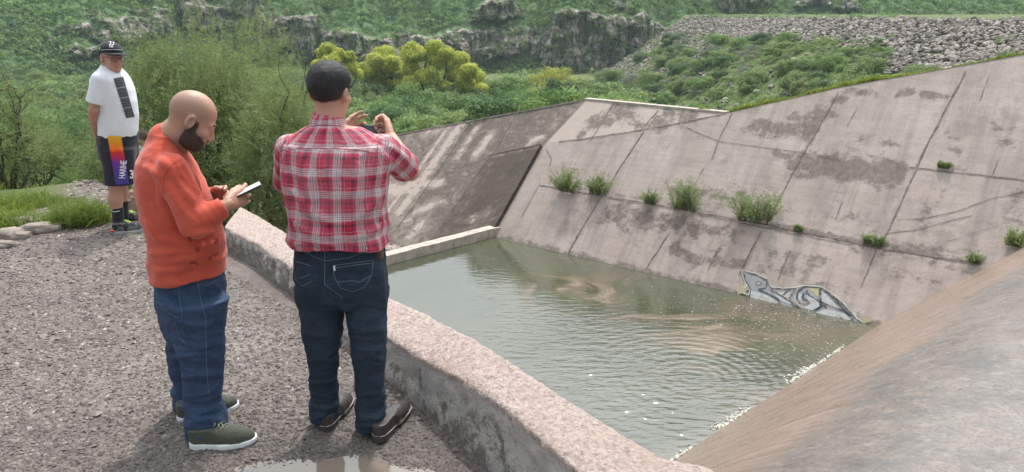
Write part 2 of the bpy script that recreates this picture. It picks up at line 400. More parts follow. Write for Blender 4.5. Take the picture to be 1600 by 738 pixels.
W1_ST = [(1150, 205, 1230, 215, .12, .6), (1090, 300, 1130, 305, .18, .55), (1290, 330, 1350, 345, .2, .5), (960, 345, 1000, 380, .16, .6), (1250, 440, 1330, 455, .2, .55), (1060, 205, 1100, 215, .15, .55), (1350, 215, 1400, 225, .2, .5), (1480, 200, 1500, 260, .2, .5), (1555, 200, 1600, 240, .3, .5), (1400, 420, 1450, 440, .25, .5), (1180, 420, 1260, 425, .2, .6), (1250, 255, 1395, 270, .34, 1.1), (1395, 270, 1405, 278, .2, .9), (1215, 240, 1250, 250, .18, .8), (1180, 197, 1270, 205, .26, .9), (1245, 180, 1300, 178, .28, .75), (1305, 155, 1320, 150, .2, .7),
         (1405, 146, 1425, 145, .12, 1.0), (1440, 148, 1478, 151, .11, 1.0), (1330, 143, 1370, 147, .14, .7), (1160, 310, 1050, 298, .22, .7), (955, 330, 1060, 352, .34, .75), (1040, 355, 1150, 365, .3, .65),
         (1055, 388, 1085, 410, .2, .85), (1100, 405, 1130, 410, .16, .7), (1130, 415, 1160, 412, .16, .8), (1205, 400, 1290, 410, .22, .6), (1350, 380, 1520, 405, .3, .62), (1450, 330, 1440, 400, .3, .5), (1530, 405, 1400, 385, .25, .6),
         (925, 195, 985, 172, .34, .85), (905, 212, 965, 165, .22, .75), (1020, 196, 1075, 180, .32, .8), (1085, 183, 1040, 176, .24, .8), (985, 180, 1000, 195, .2, .7), (1580, 300, 1590, 330, .35, .55), (1470, 300, 1450, 360, .3, .5), (1200, 350, 1210, 330, .16, .6),
         (855, 285, 1000, 310, .07, .6), (1000, 310, 1200, 352, .08, .7), (1200, 352, 1530, 412, .1, .85), (1110, 390, 1130, 395, .1, .5)]
stn = stains(W1_ST, SS, TT)
# damp band at the water's edge
stn = np.maximum(stn, .75*np.exp(-((TT-.02)/.12)**2))
LP = [wall_st(872, 222), wall_st(1000, 203), wall_st(1060, 193), wall_st(1128, 179)]
lp_t = np.interp(SS, [p[0] for p in LP], [p[1] for p in LP])
pale = np.where((TT > lp_t) & (SS < LP[-1][0]), .95, .0)
b_w1 = concrete('concrete_far_wall')
tagv = np.stack([SS.ravel(), TT.ravel(), np.zeros(SS.size)], -1)
far_wall = empty('retaining_wall', tuple(A), 'long pinkish grey sloping concrete wall with painted letters and weeds, rising behind the pool', 'wall')
front = PT.reshape(-1, 3); back = front-NW*.35+np.array([0, 0, -.05])
Fg = grid_faces(ns, ntt); nfv = len(front)
idx = np.arange(nfv).reshape(ns, ntt)
def rim(line): return np.stack([line[:-1], line[1:], line[1:]+nfv, line[:-1]+nfv], 1)
Fs = np.vstack([Fg, Fg[:, ::-1]+nfv, rim(idx[::-1, -1]), rim(idx[::-1, 0])[:, ::-1], rim(idx[0, ::-1]), rim(idx[-1, :])])
mesh_np('slope', np.vstack([front, back]), Fs, b_w1, True, far_wall,
        attrs={'st': ('POINT', np.vstack([tagv, tagv])), 'stain': ('POINT', np.tile(stn.ravel(), 2)), 'pale': ('POINT', np.tile(pale.ravel(), 2))})
b_crack = NB('joint_dirt'); b_crack.base(b_crack.mix(b_crack.ramp(b_crack.noise(b_crack.pos(), 9, 5, .8), [(.35, 0.), (.65, 1.)]), (.06, .05, .044), (.27, .225, .20)), .95, .2)
M_joint = b_crack.m
def ribbon_pts(P, N, w, jit=.5, seed=0, step=.05):
    """jagged ribbon along 3-D polyline P on surface with normal N"""
    P = np.array(P); seg = np.linalg.norm(np.diff(P, axis=0), axis=1); L = np.concatenate([[0], np.cumsum(seg)])
    m = max(4, int(L[-1]/step)); u = np.linspace(0, L[-1], m); Q = np.stack([np.interp(u, L, P[:, i]) for i in range(3)], -1)
    T = np.gradient(Q, axis=0); T /= np.linalg.norm(T, axis=1)[:, None]; Sd = np.cross(N, T); Sd /= np.linalg.norm(Sd, axis=1)[:, None]
    w = w*.42; jit = jit*.45; Q = Q+Sd*(jit*w*2.8*fbm(P3(u*5, seed*3.1), 3, seed))[:, None]
    ww = w*(.5+.5*np.clip(1+1.7*fbm(P3(u*7, seed*1.7+9), 4, seed+5), .06, 2))
    ww[0] = ww[-1] = .001
    V = np.vstack([Q-Sd*ww[:, None]*.5, Q+Sd*ww[:, None]*.5]); i = np.arange(m-1)
    return V, np.stack([i, i+1, i+1+m, i+m], 1)
def joints(name, parent, lines, onp, N, mat, off=.016):
    Vs, Fs, o = [], [], 0
    for k, (pts, w) in enumerate(lines):
        V, F = ribbon_pts([onp(*p)+N*off for p in pts], N, w, seed=k)
        Vs.append(V); Fs.append(F+o); o += len(V)
    return mesh_np(name, np.vstack(Vs), np.vstack(Fs), mat, False, parent)
w1p = lambda x, y: on_plane(x, y, A, NW)
joints('expansion_joint', far_wall, [([(1510, 110), (1440, 245), (1375, 390)], .07), ([(1310, 145), (1250, 250), (1198, 348)], .07), ([(1145, 175), (1122, 222), (1112, 250)], .05), ([(1100, 262), (1085, 290)], .03),
    ([(1007, 205), (965, 268), (948, 300)], .08), ([(938, 310), (905, 365), (888, 396)], .07), ([(1340, 168), (1322, 200)], .03), ([(1545, 120), (1530, 160)], .03), ([(1045, 365), (1010, 420)], .06), ([(1125, 385), (1105, 425)], .05), ([(1190, 360), (1155, 430)], .06),
    ([(1235, 390), (1215, 440)], .05), ([(1560, 250), (1550, 275)], .04), ([(1316, 315), (1305, 345)], .03), ([(853, 232), (862, 250), (858, 262)], .05), ([(845, 285), (815, 340)], .035), ([(1062, 300), (1050, 340)], .03),
    ([(1370, 390), (1345, 450)], .04), ([(1498, 130), (1430, 262)], .02), ([(960, 160), (922, 222)], .04), ([(1030, 172), (1000, 205)], .05)], w1p, NW, M_joint)
joints('bench_joint', far_wall, [([(843, 290), (900, 300), (1060, 327), (1200, 352), (1375, 388), (1500, 408), (1530, 413)], .075), ([(1060, 195), (1125, 222), (1240, 237), (1320, 250)], .04), ([(1420, 262), (1510, 272), (1600, 282), (1700, 293)], .06),
    ([(1090, 335), (1240, 366), (1330, 383)], .04)], w1p, NW, M_joint)
joints('crack', far_wall, [([(872, 222), (905, 219), (1000, 204), (1060, 193), (1100, 185), (1128, 180)], .07), ([(1400, 344), (1440, 343), (1500, 330), (1545, 312), (1600, 300)], .04), ([(1380, 366), (1430, 360), (1480, 347), (1520, 337)], .035), ([(1480, 378), (1530, 362), (1560, 353)], .02),
    ([(1200, 290), (1212, 300), (1206, 316)], .02)], w1p, NW, M_joint)
# pale coping along the top of the low end
def box_between(P0, P1, up, out, h, w):
    a = np.array(P0); b2 = np.array(P1); up = np.array(up)*h; out = np.array(out)*w
    V = [a, b2, b2+out, a+out, a+up, b2+up, b2+out+up, a+out+up]
    F = np.array([[0, 3, 2, 1], [4, 5, 6, 7], [0, 1, 5, 4], [1, 2, 6, 5], [2, 3, 7, 6], [3, 0, 4, 7]]); return np.array(V), F
M_pale = simple('pale_concrete', (.40, .345, .305), .9, .2, 6, .6, 50)
V, F = box_between(Wp(.70, 3.79, .012)-nW*0+[0, 0, .0], Wp(5.45, 3.74, .012), [0, 0, 1], -nW, .05, .28)
mesh_np('coping', V, F, M_pale, False, far_wall)

# ---- graffiti, painted on the slope (traced, 2 mm proud)
def G(cx, cy): return w1p(1100+cx/4.1, 380+cy/4.1)
def fillpoly(pts, off, name, mat, parent):
    P = np.array([G(*p)+NW*off for p in pts]); me = bpy.data.meshes.new(name)
    me.from_pydata([tuple(p) for p in P], [], [list(range(len(P)))]); me.materials.append(mat)
    o = bpy.data.objects.new(name, me); COL.objects.link(o); o.parent = parent; o.matrix_parent_inverse = Matrix.Translation(-Vector(parent.location)); return P
def paint(name, c):
    b = NB(name); f = b.ramp(b.noise(b.pos(), 7, 9, .8), [(.40, .1), (.52, 1.)]); c_ = b.mix(b.noise(b.pos(), 3, 3), tuple(x*.75 for x in c), c)
    b.base(b.mix(f, (.31, .255, .23), c_), .8, .3); return b.m
def strokes(lines, w, off, mat, name, parent):
    Vs, Fs, o = [], [], 0
    for k, pts in enumerate(lines):
        P = np.array([G(*p)+NW*off for p in pts])
        V, F = ribbon_pts(P, NW, w, .1, k+30, .03); ww = 1
        Vs.append(V); Fs.append(F+o); o += len(V)
    return mesh_np(name, np.vstack(Vs), np.vstack(Fs), mat, False, parent)
me_g = bpy.data.meshes.new('graffiti')
letters = [(250, 180), (330, 205), (405, 240), (425, 290), (520, 300), (590, 295), (640, 282), (740, 288), (800, 320), (880, 385), (960, 470), (1005, 515), (1010, 540), (870, 520), (700, 485), (560, 450), (430, 425), (290, 385), (300, 310), (270, 250)]
P = np.array([G(*p)+NW*.019 for p in letters]); me_g.from_pydata([tuple(p) for p in P], [], [list(range(len(P)))])
me_g.materials.append(paint('grey_blue_paint', (.25, .27, .30)))
graf = bpy.data.objects.new('graffiti', me_g); COL.objects.link(graf); graf.parent = far_wall; graf.matrix_parent_inverse = Matrix.Translation(-Vector(far_wall.location))
graf['label'] = 'grey and blue spray painted letters outlined in white at the waterline'
def sub(name, mat, pts, off=.022):
    P = np.array([G(*p)+NW*off for p in pts]); me = bpy.data.meshes.new(name)
    me.from_pydata([tuple(p-np.array(A)*0) for p in P], [], [list(range(len(P)))]); me.materials.append(mat)
    o = bpy.data.objects.new(name, me); COL.objects.link(o); o.parent = graf; return o
def sub_st(name, mat, lines, w, off=.025):
    o = strokes(lines, w, off, mat, name, None); o.parent = graf; return o
M_gd = paint('dark_outline_paint', (.055, .065, .075)); M_gw = paint('white_paint', (.58, .58, .55)); M_gy = paint('yellow_paint', (.40, .38, .19)); M_gl = paint('light_blue_paint', (.42, .45, .47))
sub('letter_fill', M_gl, [(300, 310), (400, 330), (480, 385), (430, 395), (300, 370)]); sub('letter_fill', M_gl, [(445, 320), (560, 310), (540, 360), (610, 410), (480, 370)])
sub('letter_fill', M_gl, [(600, 320), (640, 330), (620, 380), (650, 405), (690, 395), (650, 340), (680, 320), (740, 375), (745, 410), (690, 435), (610, 410), (575, 360)]); sub('letter_fill', M_gl, [(745, 300), (800, 345), (870, 430), (760, 385)])
sub('letter_fill', M_gl, [(710, 450), (790, 425), (900, 455), (960, 500), (830, 480)])
sub('yellow_accent', M_gy, [(672, 290), (738, 290), (745, 350), (700, 330), (712, 315), (680, 312)])
def ragged(cx, cy, rx, ry, seed):
    a_ = np.linspace(0, 2*math.pi, 60, endpoint=False); f_ = .62+.75*np.clip(.5+fbm(P3(np.cos(a_)*2.4, np.sin(a_)*2.4, seed), 4, seed, .7), 0, 1.2); return [(cx+rx*k_*math.cos(t_), cy+ry*k_*math.sin(t_)) for t_, k_ in zip(a_, f_)]
M_gyf = paint('faded_yellow_paint', (.345, .31, .20))
sub('yellow_overspray', M_gyf, ragged(243, 300, 40, 30, 4), .0185); sub('yellow_overspray', M_gyf, ragged(1035, 494, 42, 20, 8), .0185)
D_ = [[(250, 180), (330, 205), (405, 240), (428, 290), (520, 300), (590, 292)], [(250, 185), (270, 250), (300, 300), (290, 340)], [(405, 255), (400, 290), (350, 300), (470, 360), (495, 390)], [(425, 300), (460, 320), (500, 345), (590, 400), (615, 420)],
      [(590, 295), (550, 350), (570, 400), (640, 425), (700, 440), (750, 415), (745, 380), (690, 345), (655, 320), (665, 300)], [(640, 284), (600, 320), (595, 360), (615, 390), (660, 398), (672, 380), (630, 355), (640, 320)], [(600, 310), (645, 284), (740, 290), (800, 325), (880, 390), (1005, 515)],
      [(745, 292), (745, 380), (900, 440), (960, 480)], [(700, 440), (760, 400), (790, 420)], [(330, 262), (348, 250), (368, 262), (350, 274), (330, 262)], [(870, 470), (900, 500), (980, 520)], [(800, 330), (870, 400), (960, 500)], [(500, 345), (530, 315), (560, 305)]]
sub_st('dark_outline', M_gd, D_, .105)
sub_st('white_outline', M_gw, [[(240, 175), (330, 197), (412, 235), (435, 285), (520, 292), (590, 285), (640, 274), (745, 280), (810, 315), (890, 380), (1015, 512)], [(240, 178), (262, 250), (292, 300), (290, 335), (240, 320)], [(820, 475), (860, 465), (885, 480)], [(345, 348), (370, 342), (408, 356)], [(335, 260), (350, 255), (362, 262), (350, 268), (335, 262)],
      [(255, 258), (285, 290)], [(262, 275), (270, 300)], [(930, 420), (990, 500)], [(940, 440), (1000, 470)]], .045, .028)

# ---- downstream wall W2 (dark, algae stained) with its lower step
def w2p(x, y): return on_plane(x, y, A, N2)
m1, m2 = 240, 90
U = np.linspace(0, 24, m1); Vv = np.linspace(0, 1, m2)
UU, VV = np.meshgrid(U, Vv, indexing='ij'); LEN = 8.2
cor2 = (A-C1)*1.45; tt2 = 3.79-VV*1.45*3.79; bmp2 = np.interp(tt2, [-2, 0, 2.42, 3.79], [0, .02, .40, 0]); P2 = T2a+(UU*(1-bmp2/24)+bmp2-.03)[..., None]*ex2+VV[..., None]*cor2
P2 += N2*(.015*fbm(P3(UU*.8, VV*6), 3, 12))[..., None]
def w2st(x, y): Q = w2p(x, y)-T2a; return (Q @ ex2, Q @ dn2)
S2 = (P2-T2a) @ ex2; Tt2 = (P2-T2a) @ dn2
dk = .82*np.exp(-((S2-3.6)/4.2)**4)*(1-.25*sstep(3, 6, Tt2))
dk = np.maximum(dk, .66*np.ones_like(dk))
pl = np.zeros_like(dk)
for (x0, y0, x1, y1, w, a) in [(720, 195, 625, 330, .32, .85), (700, 200, 610, 325, .14, .8), (765, 215, 745, 240, .28, .8), (745, 200, 715, 245, .2, .7), (690, 285, 640, 290, .2, .85), (600, 290, 650, 300, .25, .8), (845, 215, 830, 222, .16, .8), (650, 330, 690, 315, .22, .75), (660, 350, 640, 370, .35, .7), (600, 330, 640, 345, .25, .6), (690, 200, 670, 205, .3, .7), (620, 300, 600, 295, .3, .9)]:
    pl = np.maximum(pl, a*line_mask(S2, Tt2, [w2st(x0, y0), w2st(x1, y1)], w))
dk = dk*(1-np.clip(pl*1.25, 0, 1))
side_wall = empty('retaining_wall', tuple(F2), 'dark algae stained sloping concrete wall downstream of the pool, below the green bushes', 'wall')
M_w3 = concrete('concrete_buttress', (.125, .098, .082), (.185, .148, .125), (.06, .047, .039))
M_w2 = concrete('concrete_dark_wall', (.235, .19, .162), (.31, .255, .22), (.095, .077, .064))
fr = P2.reshape(-1, 3); bk = fr-N2*.35; Fg = grid_faces(m1, m2); nfv = len(fr); idx = np.arange(nfv).reshape(m1, m2)
Fs = np.vstack([Fg, Fg[:, ::-1]+nfv, rim(idx[:, 0]), rim(idx[0, ::-1]), rim(idx[-1, :])])
tv = np.stack([S2.ravel(), Tt2.ravel()*1., np.zeros(S2.size)], -1)
mesh_np('slope', np.vstack([fr, bk]), Fs, M_w2, True, side_wall, attrs={'st': ('POINT', np.vstack([tv, tv])), 'stain': ('POINT', np.tile(dk.ravel(), 2)), 'pale': ('POINT', np.tile(pl.ravel(), 2))})
joints('expansion_joint', side_wall, [([(807, 177), (775, 235)], .07), ([(735, 192), (680, 275), (610, 372)], .07), ([(692, 203), (660, 245), (635, 285)], .04), ([(768, 186), (730, 250), (690, 320)], .035), ([(700, 300), (668, 345), (640, 385)], .04)], w2p, N2, M_joint)
joints('crack', side_wall, [([(600, 272), (660, 266), (720, 262), (765, 246)], .035), ([(600, 332), (628, 337), (634, 342)], .03), ([(640, 355), (660, 372)], .03)], w2p, N2, M_joint)
V, F = box_between(T2a+N2*.01+ex2*.3, T2a+ex2*23.8+N2*.01, [0, 0, 1], PD2, .05, .30)
mesh_np('coping', V, F, simple('grey_concrete', (.36, .31, .28), .9, .25, 5, .6, 50), False, side_wall)
# lower step: a slab standing out of the corner between both walls
a1 = w1p(848, 229)+NW*.02; a2 = w1p(771, 368)+NW*.02; a2 = a2+(a2-a1)*.12; b1 = w2p(766, 243)+N2*.02; b2_ = w2p(664, 390)+N2*.02
stp = empty('wall_buttress', tuple(a2), 'dark stained concrete buttress slab filling the corner between the two sloping walls', 'buttress')
n_ = nrm(np.cross(b1-a1, a2-a1)); n_ = n_ if n_[1] < 0 else -n_
nu, nv = 60, 60
u_, v_ = np.meshgrid(np.linspace(0, 1, nu), np.linspace(0, 1, nv), indexing='ij')
Q = (a1*(1-u_[..., None])+b1*u_[..., None])*(1-v_[..., None])+(a2*(1-u_[..., None])+b2_*u_[..., None])*v_[..., None]
Q = Q+n_*(.10*(1-u_)*1+.02*fbm(P3(u_*3, v_*6), 3, 4))[..., None]
fr = Q.reshape(-1, 3); bk = fr-n_*.4+np.array([0, .3, 0])*0; Fg = grid_faces(nu, nv)[:, ::-1]; nfv = len(fr); idx = np.arange(nfv).reshape(nu, nv)
Fs = np.vstack([Fg, Fg[:, ::-1]+nfv, rim(idx[::-1, 0]), rim(idx[0, :]), rim(idx[-1, ::-1])])
st3 = np.stack([u_.ravel()*2.2, v_.ravel()*3, np.zeros(u_.size)], -1)
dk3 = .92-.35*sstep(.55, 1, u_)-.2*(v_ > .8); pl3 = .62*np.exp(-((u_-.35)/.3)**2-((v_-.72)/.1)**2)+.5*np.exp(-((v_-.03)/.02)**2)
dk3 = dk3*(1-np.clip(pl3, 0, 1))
mesh_np('slab', np.vstack([fr, bk]), Fs, M_w3, True, stp, attrs={'st': ('POINT', np.vstack([st3, st3])), 'stain': ('POINT', np.tile(dk3.ravel(), 2)), 'pale': ('POINT', np.tile(pl3.ravel(), 2))})

# ---- sill wall
sa = at_z(770, 358, WZ+.27); sb = at_z(600, 401, WZ+.27); sdir = nrm(sb-sa); sl = sa-sdir*.35
Vs = []; m = 60
for i in range(m):
    u = i/(m-1)*9.0; c0 = sl+sdir*u; out = np.cross(sdir, [0, 0, 1.]); out = out if out[1] > 0 else -out
    j = .012*vnoise(np.array([[u*3, 0, 0]]))[0]
    Vs += [c0-out*0+[0, 0, j], c0+out*.34+[0, 0, j*.5], c0+out*.34+[0, 0, -1.0], c0+[0, 0, -1.0]]
Vs = np.array(Vs); Fs = []
for i in range(m-1):
    for k in range(4): Fs.append([i*4+k, i*4+(k+1) % 4, (i+1)*4+(k+1) % 4, (i+1)*4+k])
Fs += [[0, 3, 2, 1], [(m-1)*4+k for k in range(4)]]
o = mesh_np('sill_wall', Vs, np.array(Fs)[:, ::-1].copy(), simple('sill_concrete', (.40, .34, .29), .85, .3, 5, .6, 40), False)
tag(o, 'thin low concrete sill closing the pool at its far left end', 'wall')

# ---- near wall with its rough parapet
st_ = [((351, 354), (376, 322), .20), ((405, 382), (411, 341), .20), ((459, 419), (460, 371), .21), ((530, 471), (530, 415), .23), ((605, 525), (602, 460), .25), ((670, 564), (670, 491), .28), ((745, 603), (745, 530), .33),
       ((800, 643), (811, 572), .34), ((855, 691), (871, 613), .345), ((910, 738), (930, 650), .35), ((950, 768), (985, 683), .35), ((1000, 800), (1041, 714), .35), ((1050, 850), (1085, 722), .345), ((1090, 900), (1112, 730), .34), ((1120, 960), (1150, 752), .32)]
Ls = np.array([at_z(*a_, z_) for a_, b2, z_ in st_]); Rs = np.array([at_z(*b2, z_) for a_, b2, z_ in st_])
def resample(Pn, m):
    u = np.concatenate([[0], np.cumsum(np.linalg.norm(np.diff((Ls+Rs)/2, axis=0), axis=1))]); uu = np.linspace(0, u[-1], m)
    return np.stack([np.interp(uu, u, Pn[:, i]) for i in range(3)], -1), uu
m = 420; LL, uu = resample(Ls, m); RRr, _ = resample(Rs, m)
nc = 22; prof = []
for i, w in enumerate(np.linspace(0, 1, nc)): prof.append(LL*(1-w)+RRr*w)
top = np.stack(prof, 1)                                     # m, nc, 3
jit = .008*fbm(top*14, 4, 6)+.008*fbm(top*45, 3, 7); top[..., 2] += jit-.012*(np.abs(np.linspace(-1, 1, nc))**8)[None]
edge = .02*fbm(P3(uu*4, 3.3), 4, 14); side_l = []
outl = nrm(np.array([-.78, -.62, 0]))
nd = 16
for w in np.linspace(1, 0, nd, endpoint=False):
    q = LL.copy(); q[:, 2] = -.06+(q[:, 2]+.06-.008)*(1-w)
    q += outl*((.05*w)+.02*fbm(P3(uu*2.5, w*3.), 4, 18)*w + .014*fbm(P3(uu*14, w*9.), 3, 28)+.03*np.clip(fbm(P3(uu*1.8, 0.), 3, 19), 0, 1)*sstep(.75, 1, w))[:, None]
    side_l.append(q)
side_l = np.stack(side_l, 1)
side_r = []
for z in (-.4, -2., -6.5):
    q = RRr.copy(); q[:, 2] = z; q = q-outl*.01; side_r.append(q)
side_r = np.stack(side_r, 1)
allp = np.concatenate([side_l, top, side_r], 1); mm = allp.shape[1]
capf = []
VV_ = allp.reshape(-1, 3); Fq = grid_faces(m, mm)
e0 = VV_[:mm].mean(0); VV_ = np.vstack([VV_, [[e0[0], e0[1], -.3]]]); ci = len(VV_)-1
cap = np.array([[i, i+1, ci, ci] for i in range(mm-1)])
b = NB('parapet_concrete'); P = b.pos(); zz = b.attr('istop')
ct = b.mix(b.ramp(b.vor(P, 60, out='Color'), [(0., 0.), (1., 1.)]), (.36, .29, .26), (.57, .465, .42))
ct = b.mix(b.ramp(b.noise(P, 40, 6, .8), [(.50, 0.), (.62, 1.)]), ct, (.20, .16, .14))
ct = b.mix(b.ramp(b.noise(P, 5, 5), [(.4, 0.), (.7, .5)]), ct, (.42, .31, .27))
cs = b.mix(b.ramp(b.noise(P, 6, 6, .7), [(.35, 0.), (.65, 1.)]), (.40, .37, .35), (.58, .545, .51))
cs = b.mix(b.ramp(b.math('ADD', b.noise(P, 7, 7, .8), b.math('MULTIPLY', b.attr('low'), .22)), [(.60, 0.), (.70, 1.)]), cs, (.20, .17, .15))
b.base(b.mix(zz, cs, ct), .9, .3); n1 = b.bump(b.noise(P, 26, 8, .8), .9, .02); b.bump(b.vor(P, 75), .7, .006, n1)
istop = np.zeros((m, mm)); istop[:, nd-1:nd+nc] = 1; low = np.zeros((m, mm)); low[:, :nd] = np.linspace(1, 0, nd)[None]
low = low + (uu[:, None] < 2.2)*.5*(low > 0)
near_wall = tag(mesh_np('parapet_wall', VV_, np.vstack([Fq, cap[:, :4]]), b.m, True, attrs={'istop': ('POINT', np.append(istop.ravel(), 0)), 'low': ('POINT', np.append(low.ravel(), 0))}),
    'low rough concrete parapet with a pale crumbling top, running past the three men to the weir', 'wall')

# ---- spillway
ups = np.concatenate([np.linspace(-1.5, 2.1, 60), np.linspace(2.1, 4.5, 70)[1:], np.linspace(4.5, 12, 24)[1:]])
def ogee(u):
    z = np.where(u < 2.1, WZ+.95*u, np.where(u < 4.5, WZ+1.995+.95*(u-2.1)-.95/(2*2.4)*(u-2.1)**2, WZ+1.995+1.14-.02*(u-4.5)**2))
    return z
tl = np.linspace(-7.2, 14, 420)
UU, TL = np.meshgrid(ups, tl, indexing='ij')
SP = S0+UU[..., None]*mS+TL[..., None]*eS; SP[..., 2] = ogee(UU)
SP[..., 2] += .02*fbm(P3(TL*.9, UU*.35), 3, 51)+.012*fbm(P3(TL*1.6, UU*2.2), 4, 57)*sstep(2.2, 3, UU)+.006*fbm(P3(TL*6, UU*.6), 3, 52)
# the weir stops at the near wall
b = NB('spillway_concrete'); st = b.attr('st', 'Vector'); P = b.pos()
crest = b.attr('crest')
brown = b.mix(b.ramp(b.noise(b.mapv(st, (7, .28, 1)), 1.3, 6, .65), [(.3, 0.), (.7, 1.)]), (.17, .115, .088), (.27, .20, .16))
brown = b.mix(b.math('MULTIPLY', b.ramp(b.noise(b.mapv(st, (26, .5, 1)), 1.2, 4, .6), [(.52, 0.), (.72, 1.)]), .5), brown, (.45, .36, .30))
topc = b.mix(b.ramp(b.noise(b.mapv(st, (1.0, 1.2, 1)), 1.3, 8, .68), [(.38, 0.), (.62, 1.)]), (.115, .094, .088), (.215, .172, .15))
topc = b.mix(b.ramp(b.noise(b.mapv(st, (1.3, .8, 1), loc=(5, 3, 0)), 2.2, 7, .75), [(.55, 0.), (.7, .7)]), topc, (.27, .19, .145))
topc = b.mix(b.ramp(b.noise(b.mapv(st, (7, 9, 1)), 1.9, 8, .85), [(.54, 0.), (.60, .95)]), topc, (.07, .06, .055))
topc = b.mix(b.math('MULTIPLY', b.ramp(b.noise(P, 30, 6, .8), [(.46, 0.), (.58, 1.)]), .65), topc, (.065, .072, .068))
topc = b.mix(b.math('MULTIPLY', b.ramp(b.noise(b.mapv(st, (5, 3.5, 1), loc=(2, 9, 0)), 1.4, 9, .8), [(.55, 0.), (.60, 1.)]), .4), topc, (.34, .28, .25))
brown = b.mix(b.math('MULTIPLY', b.ramp(b.noise(b.mapv(st, (40, 2.2, 1)), 1.4, 5, .7), [(.50, 0.), (.66, 1.)]), .45), brown, (.105, .07, .052))
c = b.mix(crest, brown, topc)
b.base(c, b.ramp(b.noise(b.mapv(st, (2, 1.4, 1)), 2.2, 6, .7), [(.40, .24), (.62, .62)]), .5)
b.p.inputs['Coat Weight'].default_value = .25; b.p.inputs['Coat Roughness'].default_value = .2
n1 = b.bump(b.noise(b.mapv(st, (10, .8, 1)), 1.2, 4), .2, .02); n2 = b.bump(b.noise(b.mapv(st, (4, 2.6, 1)), 2.5, 6, .75), .45, .03, n1); b.bump(b.noise(P, 40, 5, .75), .5, .008, n2)
cres = sstep(2.25, 2.9, UU+.45*fbm(P3(TL*.6, UU*.5), 4, 60))
stv = np.stack([TL.ravel(), UU.ravel(), np.zeros(UU.size)], -1)
top_v = SP.reshape(-1, 3); ids = np.arange(len(top_v)).reshape(UU.shape)
botv = top_v.copy(); botv[:, 2] = -7.5
Fsp = grid_faces(*UU.shape)[:, ::-1]; nv0 = len(top_v)
def rimb(line): return np.stack([line[:-1], line[1:], line[1:]+nv0, line[:-1]+nv0], 1)
Fsp = np.vstack([Fsp, rimb(ids[0, :]), rimb(ids[::-1, 0])])
tag(mesh_np('spillway', np.vstack([top_v, botv]), Fsp, b.m, True, attrs={'st': ('POINT', np.vstack([stv, stv])), 'crest': ('POINT', np.tile(cres.ravel(), 2))}),
    'wet rounded concrete weir with brown water streaks running down to the pool', 'spillway')

# ---- pool water
gx = np.linspace(-12, 12, 420); gyy = np.linspace(5, 26, 380)
GX, GY = np.meshgrid(gx, gyy, indexing='ij')
def warp_scum(x, y):
    c = at_z(925, 452, WZ)[:2]; wx_, wy_ = fbm(P3(x*.7, y*.7), 3, 91), fbm(P3(x*.7, y*.7), 3, 92); x0, y0 = x, y; x = x+.9*wx_; y = y+.9*wy_; dx, dy = x-c[0], y-c[1]; r = np.hypot(dx, dy); a = 3.0*np.exp(-(r/1.2)**2)+.5*np.exp(-(r/3)**2)
    X = c[0]+dx*np.cos(a)-dy*np.sin(a); Y = c[1]+dx*np.sin(a)+dy*np.cos(a)
    n1 = fbm(P3(X*.55, Y*1.9), 5, 71, .55); n2 = fbm(P3(X*1.6+3, Y*5), 4, 72)
    env = np.zeros_like(x)
    for (px, py, w) in [(925, 450, 1.4), (1000, 470, 1.5), (1090, 510, 1.3), (1130, 560, 1.1), (860, 455, .8), (1200, 500, 1.1)]:
        q = at_z(px, py, WZ); env = np.maximum(env, np.exp(-((x0-q[0])**2+(y0-q[1])**2)/w**2))
    return np.clip((n1+.35*n2+.15)*2.2, 0, 1)*env
sc_ = warp_scum(GX, GY)
fill = 1-sstep(.0, .9, (GX-S0[0])*mS[0]+(GY-S0[1])*mS[1]+.55+.25*fbm(P3(GX, GY), 3, 77))   # mud cloud at the weir foot
b = NB('pool_water'); P = b.pos()
murk = b.mix(b.ramp(b.noise(P, .35, 4), [(.35, 0.), (.65, 1.)]), (.048, .052, .032), (.075, .078, .050))
murk = b.mix(b.math('MULTIPLY', b.attr('scum'), .75), murk, (.17, .105, .068))
murk = b.mix(b.math('MULTIPLY', b.attr('mud'), .7), murk, (.15, .125, .09))
b.base(murk, b.math('ADD', .035, b.math('MULTIPLY', b.attr('scum'), .3)), .5); b.p.inputs['IOR'].default_value = 1.9
ang = math.atan2(eS[1], eS[0])
w1_ = b.mapv(P, (1., 2.6, 1), (0, 0, -ang))
h1 = b.noise(b.mapv(P, (1.0, 3.0, 1), (0, 0, 0)), 2.6, 3, .5, .3); h2 = b.noise(b.mapv(P, (1.0, 2.0, 1), (0, 0, .5)), 8, 3, .5)
calm = b.ramp(b.noise(P, .33, 3), [(.38, .15), (.62, 1.)])
rp = b.n('TexWave', wave_type='RINGS', rings_direction='SPHERICAL'); 
q = at_z(1080, 590, WZ); b.l(b.mapv(P, (1, 1, 1), (0, 0, 0), (-q[0], -q[1], -WZ)), rp.inputs[0]); rp.inputs['Scale'].default_value = 1.5; rp.inputs['Distortion'].default_value = 1.4; rp.inputs['Detail'].default_value = 2; rp.inputs['Detail Scale'].default_value = .7
bq = b.bump(b.math('MULTIPLY', h1, b.attr('wavy')), .30, .10); bq = b.bump(b.math('MULTIPLY', h2, b.attr('wavy')), .25, .028, bq); b.bump(b.math('MULTIPLY', rp.outputs['Fac'], b.attr('ring')), .14, .03, bq)
ringe = np.exp(-((GX-q[0])**2+(GY-q[1])**2)/2.6**2)
farq = at_z(900, 430, WZ); wavy = .28+.72*np.exp(-(((GX-1.5)/3.4)**2+((GY-11.5)/3.2)**2)); wavy = np.clip(wavy-.15*sstep(13, 17, GY), .16, 1)
